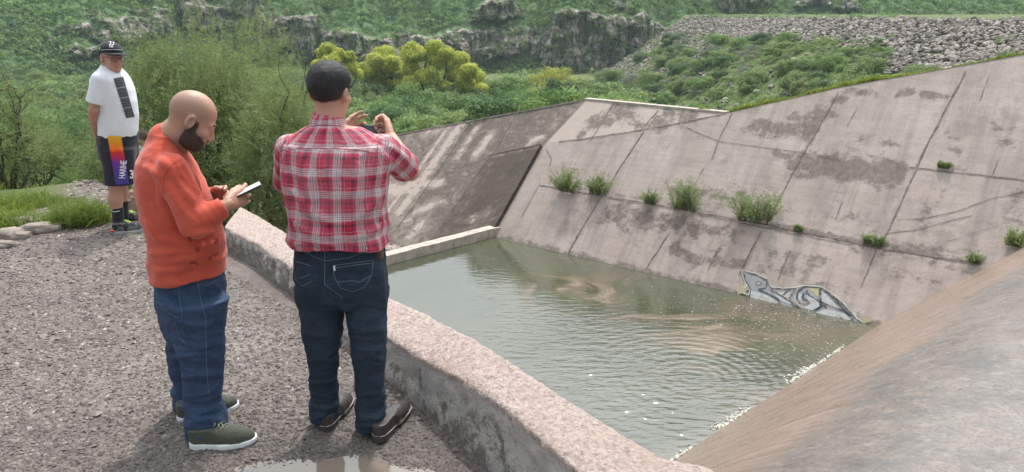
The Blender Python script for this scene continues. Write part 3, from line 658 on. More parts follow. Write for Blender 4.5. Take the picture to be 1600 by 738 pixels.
inside = ((GX-NL0[0])*NN[0]+(GY-NL0[1])*NN[1] > -.3) & ((GX-S0[0])*mS[0]+(GY-S0[1])*mS[1] < 1.2) & ((GX-sb[0])*mS[0]+(GY-sb[1])*mS[1] > -.12) & (((GX-A[0])*nW[0]+(GY-A[1])*nW[1]) > -.9)
Fw = grid_faces(*GX.shape); okf = inside.ravel()[Fw].all(1)
tag(mesh_np('water', np.stack([GX, GY, np.full_like(GX, WZ)], -1).reshape(-1, 3), Fw[okf], b.m, True,
    attrs={'scum': ('POINT', sc_.ravel()), 'mud': ('POINT', (1-fill).ravel()), 'ring': ('POINT', ringe.ravel()), 'wavy': ('POINT', wavy.ravel())}), kind='structure')
# foam specks and floating bits
fx, fy, fs = [], [], []
def scat_px(cx, cy, rx, ry, n, s0, s1):
    for _ in range(n):
        p = at_z(cx+rng.normal()*rx, cy+rng.normal()*ry, WZ); fx.append(p[0]); fy.append(p[1]); fs.append(rng.uniform(s0, s1)**1)
for a_ in [(1180, 485, 70, 16, 420, .008, .028), (1240, 510, 60, 14, 300, .008, .03), (1080, 470, 60, 12, 160, .008, .02), (980, 440, 70, 14, 90, .006, .016), (1270, 545, 40, 12, 140, .008, .03), (1020, 620, 60, 50, 40, .006, .018), (900, 560, 90, 60, 16, .006, .015), (880, 400, 60, 10, 30, .01, .02)]: scat_px(*a_)
fx, fy, fs = map(np.array, (fx, fy, fs))
ok = ((fx-S0[0])*mS[0]+(fy-S0[1])*mS[1] < -.05) & (((fx-A[0])*nW[0]+(fy-A[1])*nW[1]) > .05)
V1, F1, r1 = scatter(OCT, np.stack([fx, fy, np.full(len(fx), WZ+.004)], -1)[ok], fs[ok]*.7, .5, .25)
# broken foam line where the sheet of water meets the pool
ft = rng.uniform(-6, 5.9, 2600); spread = np.abs(rng.normal(0, .07, 2600))*(.35+1.1*np.clip(fbm(P3(ft*.8, 2.2), 3, 81)+.3, 0, 1)); dens = np.clip(.15+fbm(P3(ft*1.3, 5.), 3, 82)*1.6+.9*np.exp(-((ft-.9)/1.5)**2), 0, 1)
kp = rng.uniform(0, 1, 2600) < dens
P_ = S0+eS*ft[kp][:, None]-mS*spread[kp][:, None]; P_[:, 2] = WZ+.006
V2, F2_, r2 = scatter(OCT, P_, rng.uniform(.012, .035, kp.sum()), .5, .35)
tag(mesh_np('foam', np.vstack([V1, V2]), np.vstack([F1, F2_+len(V1)]), simple('foam', (.50, .48, .43), .8, .15), True), kind='stuff', label='white foam flecks drifting on the brown water below the weir', cat='foam')
# ================================================================== HILLS
def mid_mask(px, py):
    m = np.zeros(px.shape); n1 = 22*fbm(P3(px*.012, py*.05, 1.), 5, 101); n2 = 20*fbm(P3(px*.022, py*.02, 5.), 5, 102, .6)
    for (x0, x1, y0, y1, a) in [(395, 480, 20, 96, 1), (480, 560, 46, 86, .9), (560, 640, 50, 98, .9), (640, 700, 52, 100, .9), (700, 850, 48, 92, .85), (748, 806, 2, 34, 1), (850, 1005, 20, 113, 1.1), (1000, 1070, 30, 66, 1),
                             (205, 420, -20, 50, .8), (150, 260, 10, 62, .7), (75, 165, 34, 90, .75), (1240, 1330, -5, 14, .8), (1130, 1205, -8, 12, .9), (560, 620, 8, 22, .4), (940, 990, -30, 14, .5)]:
        d = np.minimum(np.minimum(px+n1*1.6-x0, x1-px-n1*1.6)*.7, np.minimum(py+n2-y0, y1-py-n2))
        m = np.maximum(m, a*sstep(-5, 6, d)*(1 if a > .82 else sstep(-.25, .15, fbm(P3(px*.03, py*.05, x0), 4, 104))))
    return np.clip(m, 0, 1)
nc_, nz1 = 1300, 230
pxs = np.linspace(-420, 2000, nc_); zz1 = np.concatenate([np.linspace(-9, 6, nz1), 6+34*np.linspace(0, 1, 50)[1:]**1.3])
Y0 = np.interp(pxs, [-420, -50, 100, 350, 800, 1100, 2000], [78, 92, 104, 122, 124, 124, 128])+2.5*fbm(P3(pxs*.01, 0, 3.), 3, 103)
Yc = Y0.copy(); HY = np.zeros((nc_, len(zz1))); HM = np.zeros_like(HY)
for j, z in enumerate(zz1):
    py = 21+(1.95-z)/Yc*1201; mk = mid_mask(pxs, py)
    if j: Yc = Yc+(z-zz1[j-1])*(.12*mk+(1-mk)*np.interp(z, [-9, -6.5, 6, 40], [2.6, 1.45, 1.6, 2.3]))
    HY[:, j] = Yc; HM[:, j] = mk
TANA = (pxs-800)/1201
HX = HY*TANA[:, None]; HZ = np.broadcast_to(zz1[None], HY.shape).copy()
col = fbm(P3(HX*.32, HZ*.10, HY*.1), 5, 111, .55); colr = 1-np.abs(fbm(P3(HX*.6, HZ*.16, 7.), 4, 112)); blk = fbm(P3(HX*.35, HZ*.7, 2.), 3, 115)
dY = HM*(3.6*col-3.0*colr+1.6*blk)+(1-HM)*(1.4*fbm(P3(HX*.12, HZ*.2, HY*.12), 4, 113))
HYd = HY+dY; HXd = HYd*TANA[:, None]
HZ = HZ+(1-HM)*.5*fbm(P3(HX*.4, HZ*.4, HY*.4), 3, 114)
b = NB('hillside'); P = b.pos()
rk = b.mix(b.ramp(b.noise(b.mapv(P, (1, 1, .55)), .5, 8, .72), [(.35, 0.), (.65, 1.)]), (.20, .17, .15), (.56, .49, .44))
rk = b.mix(b.ramp(b.noise(b.mapv(P, (1, 1, .32)), 1.1, 6, .7), [(.47, 0.), (.55, .9)]), rk, (.045, .042, .04))
rk = b.mix(b.ramp(b.noise(b.mapv(P, (.5, .5, 1.4)), 1.1, 6, .75), [(.52, 0.), (.60, .8)]), rk, (.06, .08, .045))
gn = b.mix(b.ramp(b.noise(P, .35, 6, .7), [(.3, 0.), (.7, 1.)]), (.06, .12, .055), (.16, .23, .10))
gn = b.mix(b.ramp(b.noise(P, 1.3, 6, .75), [(.60, 0.), (.70, 1.)]), gn, (.20, .18, .15))
b.base(b.mix(b.ramp(b.math('ADD', b.attr('rock'), b.math('MULTIPLY', b.math('SUBTRACT', b.noise(P, .8, 6, .7), .5), 1.1)), [(.42, 0.), (.6, 1.)]), gn, rk), .95, .2)
b.bump(b.noise(P, 1.6, 7, .7), .8, .5)
V = np.stack([HXd, HYd, HZ], -1).reshape(-1, 3)
tag(mesh_np('hill', V, grid_faces(*HY.shape)[:, ::-1].copy(), b.m, True, attrs={'rock': ('POINT', HM.ravel())}), kind='structure')

# ================================================================== FOLIAGE KIT
def leaves(C, D, ln, wd, rnd=None, N=None):
    """C centres, D unit directions -> one quad each"""
    n = len(C); up = rng.normal(size=(n, 3))
    if N is not None:
        up = N+.38*rng.normal(size=(n, 3)); D = np.cross(up, rng.normal(size=(n, 3))); D /= np.linalg.norm(D, axis=1)[:, None]
    Sd = np.cross(D, up); Sd /= np.linalg.norm(Sd, axis=1)[:, None]+1e-9
    a = D*(ln[:, None]*.5); s = Sd*(wd[:, None]*.5)
    V = np.stack([C-a, C-a*.1+s, C+a, C-a*.1-s], 1).reshape(-1, 3)
    F = np.arange(n*4).reshape(n, 4)
    return V, F, (rng.uniform(0, 1, n) if rnd is None else rnd)
def udir(n, zb=0.):
    d = rng.normal(size=(n, 3)); d[:, 2] += zb; return d/np.linalg.norm(d, axis=1)[:, None]
def clump_crown(clumps, per, ln, wd, flat=.8, shell=.45, zb=.3):
    Cs, rn, Ns = [], [], []
    for (c, r) in clumps:
        m = max(8, int(per*(r**2))); d = udir(m, .25); rad = r*(shell+(1-shell)*rng.uniform(0, 1, m)**.6)*(1+.22*rng.normal(size=m)*.5)
        p = np.array(c)+d*rad[:, None]*np.array([1, 1, flat]); Cs.append(p); Ns.append(d); rn.append(np.clip(rng.normal(.5, .22, m)+rng.normal()*.12, 0, 1))
    C = np.vstack(Cs); n = len(C)
    return leaves(C, udir(n, zb), ln*rng.uniform(.6, 1.4, n), wd*rng.uniform(.6, 1.3, n), np.concatenate(rn), np.vstack(Ns))
def sprays(bases, dirs, length, droop, nleaf, ln, wd, twig=.0022):
    """feathery twigs with paired leaflets; returns leaf mesh data and twig paths"""
    m = len(bases); k = nleaf; t = np.linspace(.1, 1, k)[None, :, None]
    L = length[:, None, None]; side = rng.normal(size=(m, 1, 3))*.25
    P = bases[:, None]+dirs[:, None]*L*t+np.array([0, 0, -1.])*droop*L*t**2+side*L*t**2*.6
    T = dirs[:, None]+np.array([0, 0, -1.])*droop*2*t+side*t; T = T/np.linalg.norm(T, axis=2)[..., None]
    nn_ = rng.normal(size=(m, 1, 3)); S_ = np.cross(T, nn_); S_ /= np.linalg.norm(S_, axis=2)[..., None]+1e-9
    sg_ = np.where(np.arange(k) % 2, 1., -1.)[None, :, None]
    D = S_*sg_*.8+T*.6+rng.normal(size=P.shape)*.2; D /= np.linalg.norm(D, axis=2)[..., None]
    C = P+D*ln*.5; n = m*k
    shade = np.repeat(np.clip(rng.normal(.5, .2, m), 0, 1), k)
    return leaves(C.reshape(-1, 3), D.reshape(-1, 3), ln*rng.uniform(.7, 1.3, n), wd*rng.uniform(.7, 1.3, n), np.clip(shade+rng.normal(0, .12, n), 0, 1))
def tubes(paths, sides=5):
    Vs, Fs, o = [], [], 0
    for P, r in paths:
        P = np.array(P, float); r = np.array(r, float) if np.ndim(r) else np.full(len(P), r)
        T = np.gradient(P, axis=0); T /= np.linalg.norm(T, axis=1)[:, None]+1e-9
        ref = np.array([0.3, .9, .2]); X = np.cross(T, ref); X /= np.linalg.norm(X, axis=1)[:, None]+1e-9; Y = np.cross(T, X)
        a = np.linspace(0, 2*math.pi, sides, endpoint=False)
        V = P[:, None]+r[:, None, None]*(X[:, None]*np.cos(a)[None, :, None]+Y[:, None]*np.sin(a)[None, :, None])
        m = len(P); i, j = np.meshgrid(np.arange(m-1), np.arange(sides), indexing='ij'); j2 = (j+1) % sides
        F = np.stack([i*sides+j, i*sides+j2, (i+1)*sides+j2, (i+1)*sides+j], -1).reshape(-1, 4)
        Vs.append(V.reshape(-1, 3)); Fs.append(F+o); o += V.shape[0]*sides
    return np.vstack(Vs), np.vstack(Fs)
def limb(p0, p1, wob=.08, m=7):
    p0, p1 = np.array(p0, float), np.array(p1, float); t = np.linspace(0, 1, m)[:, None]; L = np.linalg.norm(p1-p0)
    w = np.cumsum(rng.normal(size=(m, 3)), 0)*wob*L/m**.5; w -= w[0]; w -= t*w[-1]
    return p0+(p1-p0)*t+w
M_bark = simple('bark', (.11, .085, .065), .95, .3, 12, .6, 60); M_bark_d = simple('dark_bark', (.06, .05, .04), .95, .3, 9)
M_olive = leafmat('olive_leaves', (.115, .165, .055), (.31, .37, .15), .45)
M_green = leafmat('green_leaves', (.11, .20, .055), (.26, .37, .12), .45)
M_dkgreen = leafmat('dark_green_leaves', (.065, .13, .05), (.17, .26, .10), .4)
M_yel = leafmat('yellow_green_leaves', (.30, .40, .06), (.74, .72, .15), .5)
M_yel2 = leafmat('yellow_tips', (.26, .32, .06), (.60, .56, .13), .4)
M_grey = leafmat('grey_green_leaves', (.15, .17, .12), (.28, .29, .21), .3)
M_grass = leafmat('grass_blades', (.10, .16, .03), (.27, .34, .07), .45)
M_verge = leafmat('verge_grass', (.16, .23, .03), (.36, .42, .07), .45)
M_dry = leafmat('dry_stalks', (.16, .14, .075), (.36, .32, .20), .3)
M_weed = leafmat('weed_leaves', (.13, .20, .06), (.30, .38, .14), .4)
def zt(x, y): return float(terrain(np.array([[x]]), np.array([[y]]))[0, 0])

def feather_bush(name, label, cat, px, pytop, pw, dist, depth, mat, n=2600, ln=.045, wd=.013, L=.40, group=None, base_z=None, droop=.22, lowcut=0.):
    tp = W(px, pytop, dist); x, y = tp[0], dist; zb = zt(x, y) if base_z is None else base_z
    w = pw/1150*dist*.5; H = tp[2]-zb; e = empty(name, (x, y, zb), label, cat, group)
    paths = []; tips = []
    nb = 9
    for i in range(nb):
        a = 6.283*i/nb+rng.uniform(-.3, .3); rr_ = rng.uniform(.35, .95)
        p1 = np.array([x+w*rr_*math.cos(a), y+depth*rr_*math.sin(a), zb+H*(.95-.55*rr_**2)*rng.uniform(.8, 1.)])
        P = limb((x+.1*math.cos(a), y+.1*math.sin(a), zb-.1), p1, .12, 9); paths.append((P, np.linspace(.035*H/2.5, .006, 9)))
        for k in range(12):
            q = P[rng.integers(3, 9)]; d = udir(1, .5)[0]; p2 = q+d*np.array([w, depth, H*.45])*rng.uniform(.25, .6)
            Q = limb(q, p2, .15, 6); paths.append((Q, np.linspace(.010, .003, 6))); tips += [Q[j] for j in range(1, 6)]
    tips = np.array(tips)
    # fill the whole volume too
    m = n-len(tips) if n > len(tips) else 0
    d = udir(m, .2); rad = rng.uniform(.25, 1., m)**.45
    lump = 1+.55*fbm(np.stack([d[:, 0]*2.2, d[:, 1]*2.2, d[:, 2]*2.2+px*.1], -1), 3, int(px) % 97)
    Bp = np.array([x, y, zb+H*.50])+d*(rad*lump)[:, None]*np.array([w, depth, H*.50])
    cen_ = Bp[:max(8, m//26)]; own = rng.integers(len(cen_), size=m); Bc = cen_[own]+rng.normal(size=(m, 3))*np.array([w, depth, H*.5])*.13; pick = rng.uniform(0, 1, m) < .72; Bp[pick] = Bc[pick]
    bases = np.vstack([tips[:n], Bp]); bases = bases[bases[:, 2] > zb+lowcut*H]; dd = bases-np.array([x, y, zb+H*.3]); dd /= np.linalg.norm(dd, axis=1)[:, None]
    dd = dd*.8+rng.normal(size=dd.shape)*.45+np.array([0, 0, .25]); dd /= np.linalg.norm(dd, axis=1)[:, None]
    V, F, rn = sprays(bases-dd*L*.4, dd, L*rng.uniform(.5, 1.3, len(bases)), droop, 16, ln, wd)
    if lowcut:
        pass
    mesh_np('crown', V, F, mat, False, e, {'rnd': ('FACE', rn)})
    V, F = tubes(paths, 4); mesh_np('trunk', V, F, M_bark_d, True, e)
    return e
def clump_tree(name, label, cat, px, pytop, pybase, pw, dist, mat, n_cl=34, per=900, ln=.22, wd=.12, trunkfrac=.35, group=None, depth=None, zb=None, cl_r=.26, forked=3, seed=0):
    tp = W(px, pytop, dist); x, y = tp[0], dist; zb = zt(x, y)-.1 if zb is None else zb
    H = tp[2]-zb; w = pw/1150*dist*.5; depth = depth or w*.8
    e = empty(name, (x, y, zb), label, cat, group); cl = []; zc = zb+H*(trunkfrac+(1-trunkfrac)*.45)
    for i in range(n_cl):
        d = udir(1, .35)[0]; d /= np.linalg.norm(d); rad = rng.uniform(.55, 1.0)
        r = cl_r*min(w, H)*rng.uniform(.6, 1.25)
        c = np.array([x, y, zc])+d*np.array([max(w-r*.8, .1), max(depth-r*.8, .1), H*(1-trunkfrac)*.5-r*.25])*rad
        c[2] = min(c[2], zb+H-r*.7); cl.append((c, r))
    V, F, rn = clump_crown(cl, per, ln, wd); mesh_np('crown', V, F, mat, False, e, {'rnd': ('FACE', rn)})
    paths = []
    for i in range(forked):
        a = rng.uniform(0, 6.283); f = np.array([x+.45*w*math.cos(a), y+.4*depth*math.sin(a), zb+H*(trunkfrac+.25)])
        P = limb((x, y, zb-.2), f, .08, 8); paths.append((P, np.linspace(.045*H, .02*H, 8)))
        for k in range(5):
            c, r = cl[rng.integers(len(cl))]; paths.append((limb(P[rng.integers(4, 8)], c, .08, 6), np.linspace(.016*H, .004*H, 6)))
    V, F = tubes(paths, 5); mesh_np('trunk', V, F, M_bark_d, True, e)
    return e
# --- big feathery mesquites behind the men
feather_bush('mesquite_bush', 'tall olive feathery bush between the man in white and the bald man', 'bush', 262, 52, 190, 10.6, 1.2, M_olive, 4200)
feather_bush('mesquite_bush', 'broad feathery olive bush behind the face of the bald man', 'bush', 352, 42, 215, 11.6, 1.3, M_olive, 5200)
feather_bush('mesquite_bush', 'lower feathery bush seen just left of the plaid shirt', 'bush', 425, 110, 130, 9.8, 1.0, M_olive, 3200)
feather_bush('mesquite_bush', 'yellowish feathery bush behind the hips of the man in shorts', 'bush', 205, 150, 150, 12.5, 1.1, M_olive, 2800)
feather_bush('shrub', 'dark green shrub low on the slope left of the man in shorts', 'bush', 118, 175, 90, 17.5, 1.2, M_dkgreen, 1800, .05, .02)
feather_bush('small_tree', 'small feathery tree with a thin forked dark trunk at the left edge beside the path', 'tree', 36, 196, 112, 11.0, .8, M_olive, 1300, base_z=None, lowcut=.38)
feather_bush('shrub', 'pale green feathery branches hanging in at the upper left edge', 'bush', -40, 60, 90, 9.5, .8, M_olive, 700)
feather_bush('shrub', 'mid green shrub at the left edge above the small tree', 'bush', 20, 165, 130, 19, 1.8, M_green, 1700, .06, .025, .5)
feather_bush('shrub', 'rounded green shrub between the left path and the feathery bushes', 'bush', 130, 232, 90, 15.5, .9, M_green, 1400, .045, .016)
clump_tree('bare_bush', 'greyish half bare bush between the cliffs and the dark haired man\'s head', 'bush', 462, 82, 150, 75, 34, M_grey, 20, 420, .10, .03, .15)
# --- bright yellow-green trees on the valley floor
def lobed_tree(name, label, lobes, base_px, dist, mat, per=1500, ln=.20, wd=.12):
    """crown of separate rounded leaf masses (centre and radius read off the photo, at the tree's own distance)"""
    bp = W(*base_px, dist); zb = zt(bp[0], dist); e = empty(name, (bp[0], dist, zb), label, 'tree'); cl = []; k = dist/1150
    for (cx, cy, r) in lobes:
        p = W(400+cx/3.69, cy/3.69, dist); p = p+np.array([0, rng.uniform(-1, 1)*1.6, 0]); r = r/3.69*k*1.0
        cl.append((p, r))
        for q in range(5):
            d = udir(1, .1)[0]; cl.append((p+d*r*.75*np.array([1, 1, .8]), r*rng.uniform(.35, .6)))
    V, F, rn = clump_crown(cl, per, ln, wd, .8, .62); mesh_np('crown', V, F, mat, False, e, {'rnd': ('FACE', rn)})
    root = np.array([bp[0], dist, zb-.2]); paths = []; forks = []
    for i in range(4):
        c = cl[rng.integers(len(cl))//6*6][0]; f = root+(c-root)*np.array([.5, .5, .5])+rng.normal(size=3)*.2; P = limb(root+rng.normal(size=3)*.1, f, .08, 8); paths.append((P, np.linspace(.30, .15, 8))); forks.append(P)
    for i in range(0, len(cl), 6):
        c = cl[i][0]; P = forks[int(np.argmin([np.linalg.norm(q[-1]-c) for q in forks]))]; paths.append((limb(P[rng.integers(4, 8)], c, .09, 7), np.linspace(.13, .03, 7)))
    V, F = tubes(paths, 6); mesh_np('trunk', V, F, M_bark_d, True, e); return e
lobed_tree('yellow_green_tree', 'largest bright yellow green tree with a wide crown above the dark forked trunk', [(1030, 272, 50), (905, 312, 72), (1055, 335, 75), (1175, 352, 58), (1238, 402, 52), (1262, 455, 58), (1150, 425, 78), (1005, 440, 66), (890, 395, 58), (1100, 305, 48), (1300, 512, 42), (1205, 480, 52), (905, 465, 46), (1090, 490, 40)], (671, 162), 72, M_yel)
lobed_tree('yellow_green_tree', 'bright green tree left of the largest yellow tree, touching its crown', [(740, 315, 58), (690, 345, 52), (785, 365, 58), (655, 410, 55), (745, 425, 66), (815, 425, 45), (600, 395, 38), (690, 480, 52), (620, 475, 50), (790, 490, 46)], (617, 158), 76, M_yel)
lobed_tree('yellow_green_tree', 'yellow green tree top showing beside the dark haired man\'s head', [(420, 285, 48), (478, 312, 42), (378, 312, 38), (532, 332, 40), (545, 385, 40), (450, 350, 50), (570, 430, 36), (500, 420, 50), (400, 380, 50)], (535, 150), 70, M_yel)
clump_tree('yellow_topped_tree', 'pale tree with wispy yellow top rising from dark bushes right of centre', 'tree', 862, 96, 165, 92, 64, M_yel2, 34, 420, .30, .05, .2)
clump_tree('dark_green_tree', 'dark green bush growing under the wispy yellow topped tree', 'bush', 872, 122, 170, 100, 58, M_dkgreen, 34, 700, .2, .11, .1)
# --- bush kit for the valley: prototypes reused
def proto_bush(mat, seed, n=4200, ln=.105, wd=.05):
    cl = []
    for i in range(18):
        d = udir(1, .4)[0]; r = rng.uniform(.22, .42); cl.append((np.array([d[0]*.75, d[1]*.75, .42+d[2]*.42]), r))
    Cs = []; rn = []; Ns = []
    for c, r in cl:
        m = int(n/18); d = udir(m, .3); Ns.append(d); Cs.append(c+d*(r*rng.uniform(.5, 1.05, m))[:, None]*[1, 1, .8]); rn.append(np.clip(rng.normal(.5, .2, m)+rng.normal()*.12, 0, 1))
    C = np.vstack(Cs); n2 = len(C); V, F, r_ = leaves(C, udir(n2, .3), ln*rng.uniform(.5, 1.4, n2), wd*rng.uniform(.5, 1.4, n2), np.concatenate(rn), np.vstack(Ns))
    return mesh_np('bush', V, F, mat, False, None, {'rnd': ('FACE', r_)}, link=False)
PB = [proto_bush(m, 0) for m in (M_green, M_green, M_dkgreen, M_olive, M_green, M_dkgreen, M_weed)]
PBs = [proto_bush(m, 0, 4200, .09, .025) for m in (M_green, M_olive, M_grey, M_weed)]
def put_bush(x, y, r, hh, me, label, group, name='valley_bush'):
    o = bpy.data.objects.new(name, me); COL.objects.link(o); o.location = (x, y, zt(x, y)-.12*hh); o.scale = (r, r, hh); o.rotation_euler = (0, 0, rng.uniform(0, 6.28))
    return tag(o, label, 'bush', group)
SHADE = ['leafy green', 'rounded green', 'dark green', 'olive', 'spreading green', 'deep green', 'pale green', 'feathery green', 'feathery olive', 'greyish', 'feathery pale']
def zone(px):
    return 'left of the bald man' if px < 300 else 'behind the two nearer men' if px < 620 else 'below the largest yellow green tree' if px < 790 else 'below the wispy yellow topped tree' if px < 920 else 'at the foot of the embankment'
def zone2(px):
    return 'left end of the rubble embankment' if px < 1130 else 'middle of the rubble embankment' if px < 1360 else 'right end of the rubble embankment'
cnt = 0
def clear(x, y):
    X = np.array([x-A[0], y-A[1]]); s = X @ dW[:2]; b_ = -(X @ nW[:2])
    if s < 1.2: return side_coords(x, y)[1] > 1.4
    return b_ > np.interp(s, TOPS, TOPT)+2.6
for k in range(900):
    if cnt >= 280: break
    dd_ = 25+78*rng.uniform(0, 1)**1.5; px = rng.uniform(-60, 1010); x = (px-800)/1201*dd_
    if px > 300 and dd_ < 26+ (px < 480)*3: pass
    if x > 12 or not clear(x, dd_): continue
    if dd_ > 84 and px > 700: continue
    r = rng.uniform(.9, 2.0)*(.7+dd_/90); mi = rng.integers(len(PB)); me = PB[mi]
    put_bush(x, dd_, r, r*rng.uniform(.75, 1.15), me, SHADE[mi]+' bush, %s valley row, %s' % ('near' if dd_ < 42 else 'middle' if dd_ < 62 else 'far', zone(px)), 'bushes crowding the valley floor'); cnt += 1
# --- far valley edge, foot of the cliffs and hillside scrub: uncountable
def scrub(Pts, rad, per, ln, wd, mat, name, label, flat=.75):
    n = len(Pts); d = udir(n*per, .35).reshape(n, per, 3); C = Pts[:, None]+d*(rad[:, None]*rng.uniform(.45, 1.05, (n, per)))[..., None]*[1, 1, flat]
    sh = np.repeat(np.clip(rng.normal(.5, .25, n), 0, 1), per)
    s_ = np.repeat(rad, per); m = n*per
    V, F, rn = leaves(C.reshape(-1, 3), udir(m, .4), ln*s_*rng.uniform(.6, 1.4, m), wd*s_*rng.uniform(.6, 1.4, m), np.clip(sh+rng.normal(0, .15, m), 0, 1), d.reshape(-1, 3))
    return tag(mesh_np(name, V, F, mat, False, attrs={'rnd': ('FACE', rn)}), label, 'vegetation', kind='stuff')
vis = (zz1[None, :] < 7) & (HM < .45)
ii = rng.choice(HY.size, 15000, p=(vis*np.gradient(HY, axis=1).clip(.02)).ravel()/(vis*np.gradient(HY, axis=1).clip(.02)).sum())
hp = V_h = np.stack([HXd, HYd, HZ], -1).reshape(-1, 3)[ii]
rad = rng.uniform(.35, 1.15, len(hp))*np.where(fbm(hp*.08, 3, 121) > 0, 1.1, .8)
half = rng.uniform(0, 1, len(hp)) < .55
scrub(hp[half], rad[half], 36, .55, .26, M_green, 'hillside_scrub', 'green scrub covering the far hillside around the cliffs')
scrub(hp[~half], rad[~half], 30, .5, .22, M_dkgreen, 'hillside_scrub', 'darker bushes dotted through the far hillside scrub and below the cliffs')
vis2 = (zz1[None, :] < 7) & (HM >= .45); w_ = vis2.ravel()/vis2.sum()
ii = rng.choice(HY.size, 1500, p=w_); hp = np.stack([HXd, HYd, HZ], -1).reshape(-1, 3)[ii]
scrub(hp, rng.uniform(.3, .8, len(hp)), 26, .5, .22, M_green, 'cliff_scrub', 'small bushes clinging to ledges of the cliffs')
ff = []
for k in range(5200):
    d_ = 60+66*rng.uniform(0, 1)**.8; px = rng.uniform(-380, 1250); x = (px-800)/1201*d_
    if d_ > 92 and 690 < px < 1010 and rng.uniform() < .93: continue
    if x < 13: ff.append((x, d_))
ff = np.array(ff); fz = terrain(ff[:, 0], ff[:, 1]); rad = rng.uniform(.5, 1.5, len(ff))
scrub(np.stack([ff[:, 0], ff[:, 1], fz+rad*.3], -1), rad, 44, .42, .18, M_green, 'valley_scrub', 'mass of green bushes filling the far valley floor below the cliffs')
# --- embankment: riprap stones and shrubs
n = 9000
yy = rng.uniform(20, 132, n); tt_ = rng.uniform(0, 1, n)**1.2; xx = 31-.5-tt_*15.5
pxr = 800+xx/yy*1201; zr = terrain(xx, yy); pyr = 21+(1.95-zr)/yy*1150
band = ((pyr < 56+.06*(pxr-1100)+12*fbm(P3(xx*.15, yy*.15), 3, 131)) & (pyr > 29)) | ((pxr > 1395) & (pxr < 1600) & (pyr < 110)) | ((pxr < 1110) & (pyr < 125)) | (rng.uniform(0, 1, n) < .12)
xx, yy, zr = xx[band], yy[band], zr[band]
b = NB('riprap'); b.base(b.mix(b.attr('rnd'), (.13, .112, .10), (.36, .31, .28)), .9, .3); b.bump(b.noise(b.pos(), 6, 4), .5, .05)
iv, if_ = ico(0)
V, F, rn = scatter((iv, if_), np.stack([xx, yy, zr+.12], -1), rng.uniform(.11, .30, len(xx)), .28, .75, 'z')
tag(mesh_np('riprap', V, F, b.m, False, attrs={'rnd': ('FACE', rn)}), 'pinkish grey rubble stones covering the upper face of the far embankment', 'rubble', kind='stuff')
n = 34000
yy = rng.uniform(22, 118, n); xx = 31-.3-rng.uniform(0, 1, n)*16
pxr = 800+xx/yy*1201; zr = terrain(xx, yy); pyr = 21+(1.95-zr)/yy*1150
band = ((pyr < 52+.06*(pxr-1100)+12*fbm(P3(xx*.15, yy*.15), 3, 131)) & (pyr > 30) & (pxr > 1120)) | ((pxr > 1405) & (pxr < 1570) & (pyr < 108))
kp = band & (rng.uniform(0, 1, n) < .8)
V, F, rn = scatter((iv, if_), np.stack([xx, yy, zr+.10], -1)[kp], rng.uniform(.09, .22, kp.sum()), .28, .75, 'z')
tag(mesh_np('riprap', V, F, b.m, False, attrs={'rnd': ('FACE', rn)}), 'dense strip of loose rubble along the crest of the far embankment', 'rubble', kind='stuff')
cnt = 0
for k in range(1500):
    if cnt >= 190: break
    y = 24+90*rng.uniform(0, 1)**1.4; x = rng.uniform(13, 30); px = 800+x/y*1201; z = zt(x, y); py = 21+(1.95-z)/y*1150
    if px > 1640 or px < 930 or not clear(x, y): continue
    if py < 58+.03*(px-1100): continue
    if px > 1395 and py < 112 and rng.uniform() < .85: continue
    r = rng.uniform(.6, 1.35)*(.75+y/120); mi = rng.integers(len(PB)+len(PBs)); me = (PB+PBs)[mi]
    put_bush(x, y, r, r*rng.uniform(.6, .95), me, SHADE[mi]+' shrub %s on the %s' % ('high' if py < 75 else 'low', zone2(px)), 'shrubs on the embankment', 'embankment_shrub'); cnt += 1
ee = np.stack([rng.uniform(13, 31, 5500), 24+108*rng.uniform(0, 1, 5500)**1.2], -1); px = 800+ee[:, 0]/ee[:, 1]*1201; ez = terrain(ee[:, 0], ee[:, 1]); py = 21+(1.95-ez)/ee[:, 1]*1150
s_e = (ee[:, 0]-A[0])*dW[0]+(ee[:, 1]-A[1])*dW[1]; b_e = -((ee[:, 0]-A[0])*nW[0]+(ee[:, 1]-A[1])*nW[1])
ok = ((py > 56) | (py < 30)) & ~((px > 1405) & (px < 1570) & (py < 108)) & (b_e > np.interp(s_e, TOPS, TOPT)+1.6)
scrub(np.stack([ee[:, 0], ee[:, 1], ez], -1)[ok], rng.uniform(.2, .6, ok.sum()), 34, .5, .14, M_green, 'embankment_scrub', 'low green scrub between the stones of the embankment')
ORD = 'first second third fourth fifth sixth seventh eighth ninth tenth eleventh twelfth thirteenth fourteenth fifteenth sixteenth seventeenth eighteenth nineteenth twentieth'.split()
byl = {}
for o in COL.objects:
    if o.get('category') == 'bush' and o.get('group'): byl.setdefault(o['label'], []).append(o)
for l_, os_ in byl.items():
    if len(os_) > 1:
        for i, o in enumerate(sorted(os_, key=lambda q: q.location.x/q.location.y)):
            if i < 20: o['label'] = l_+', '+ORD[i]+' from left'
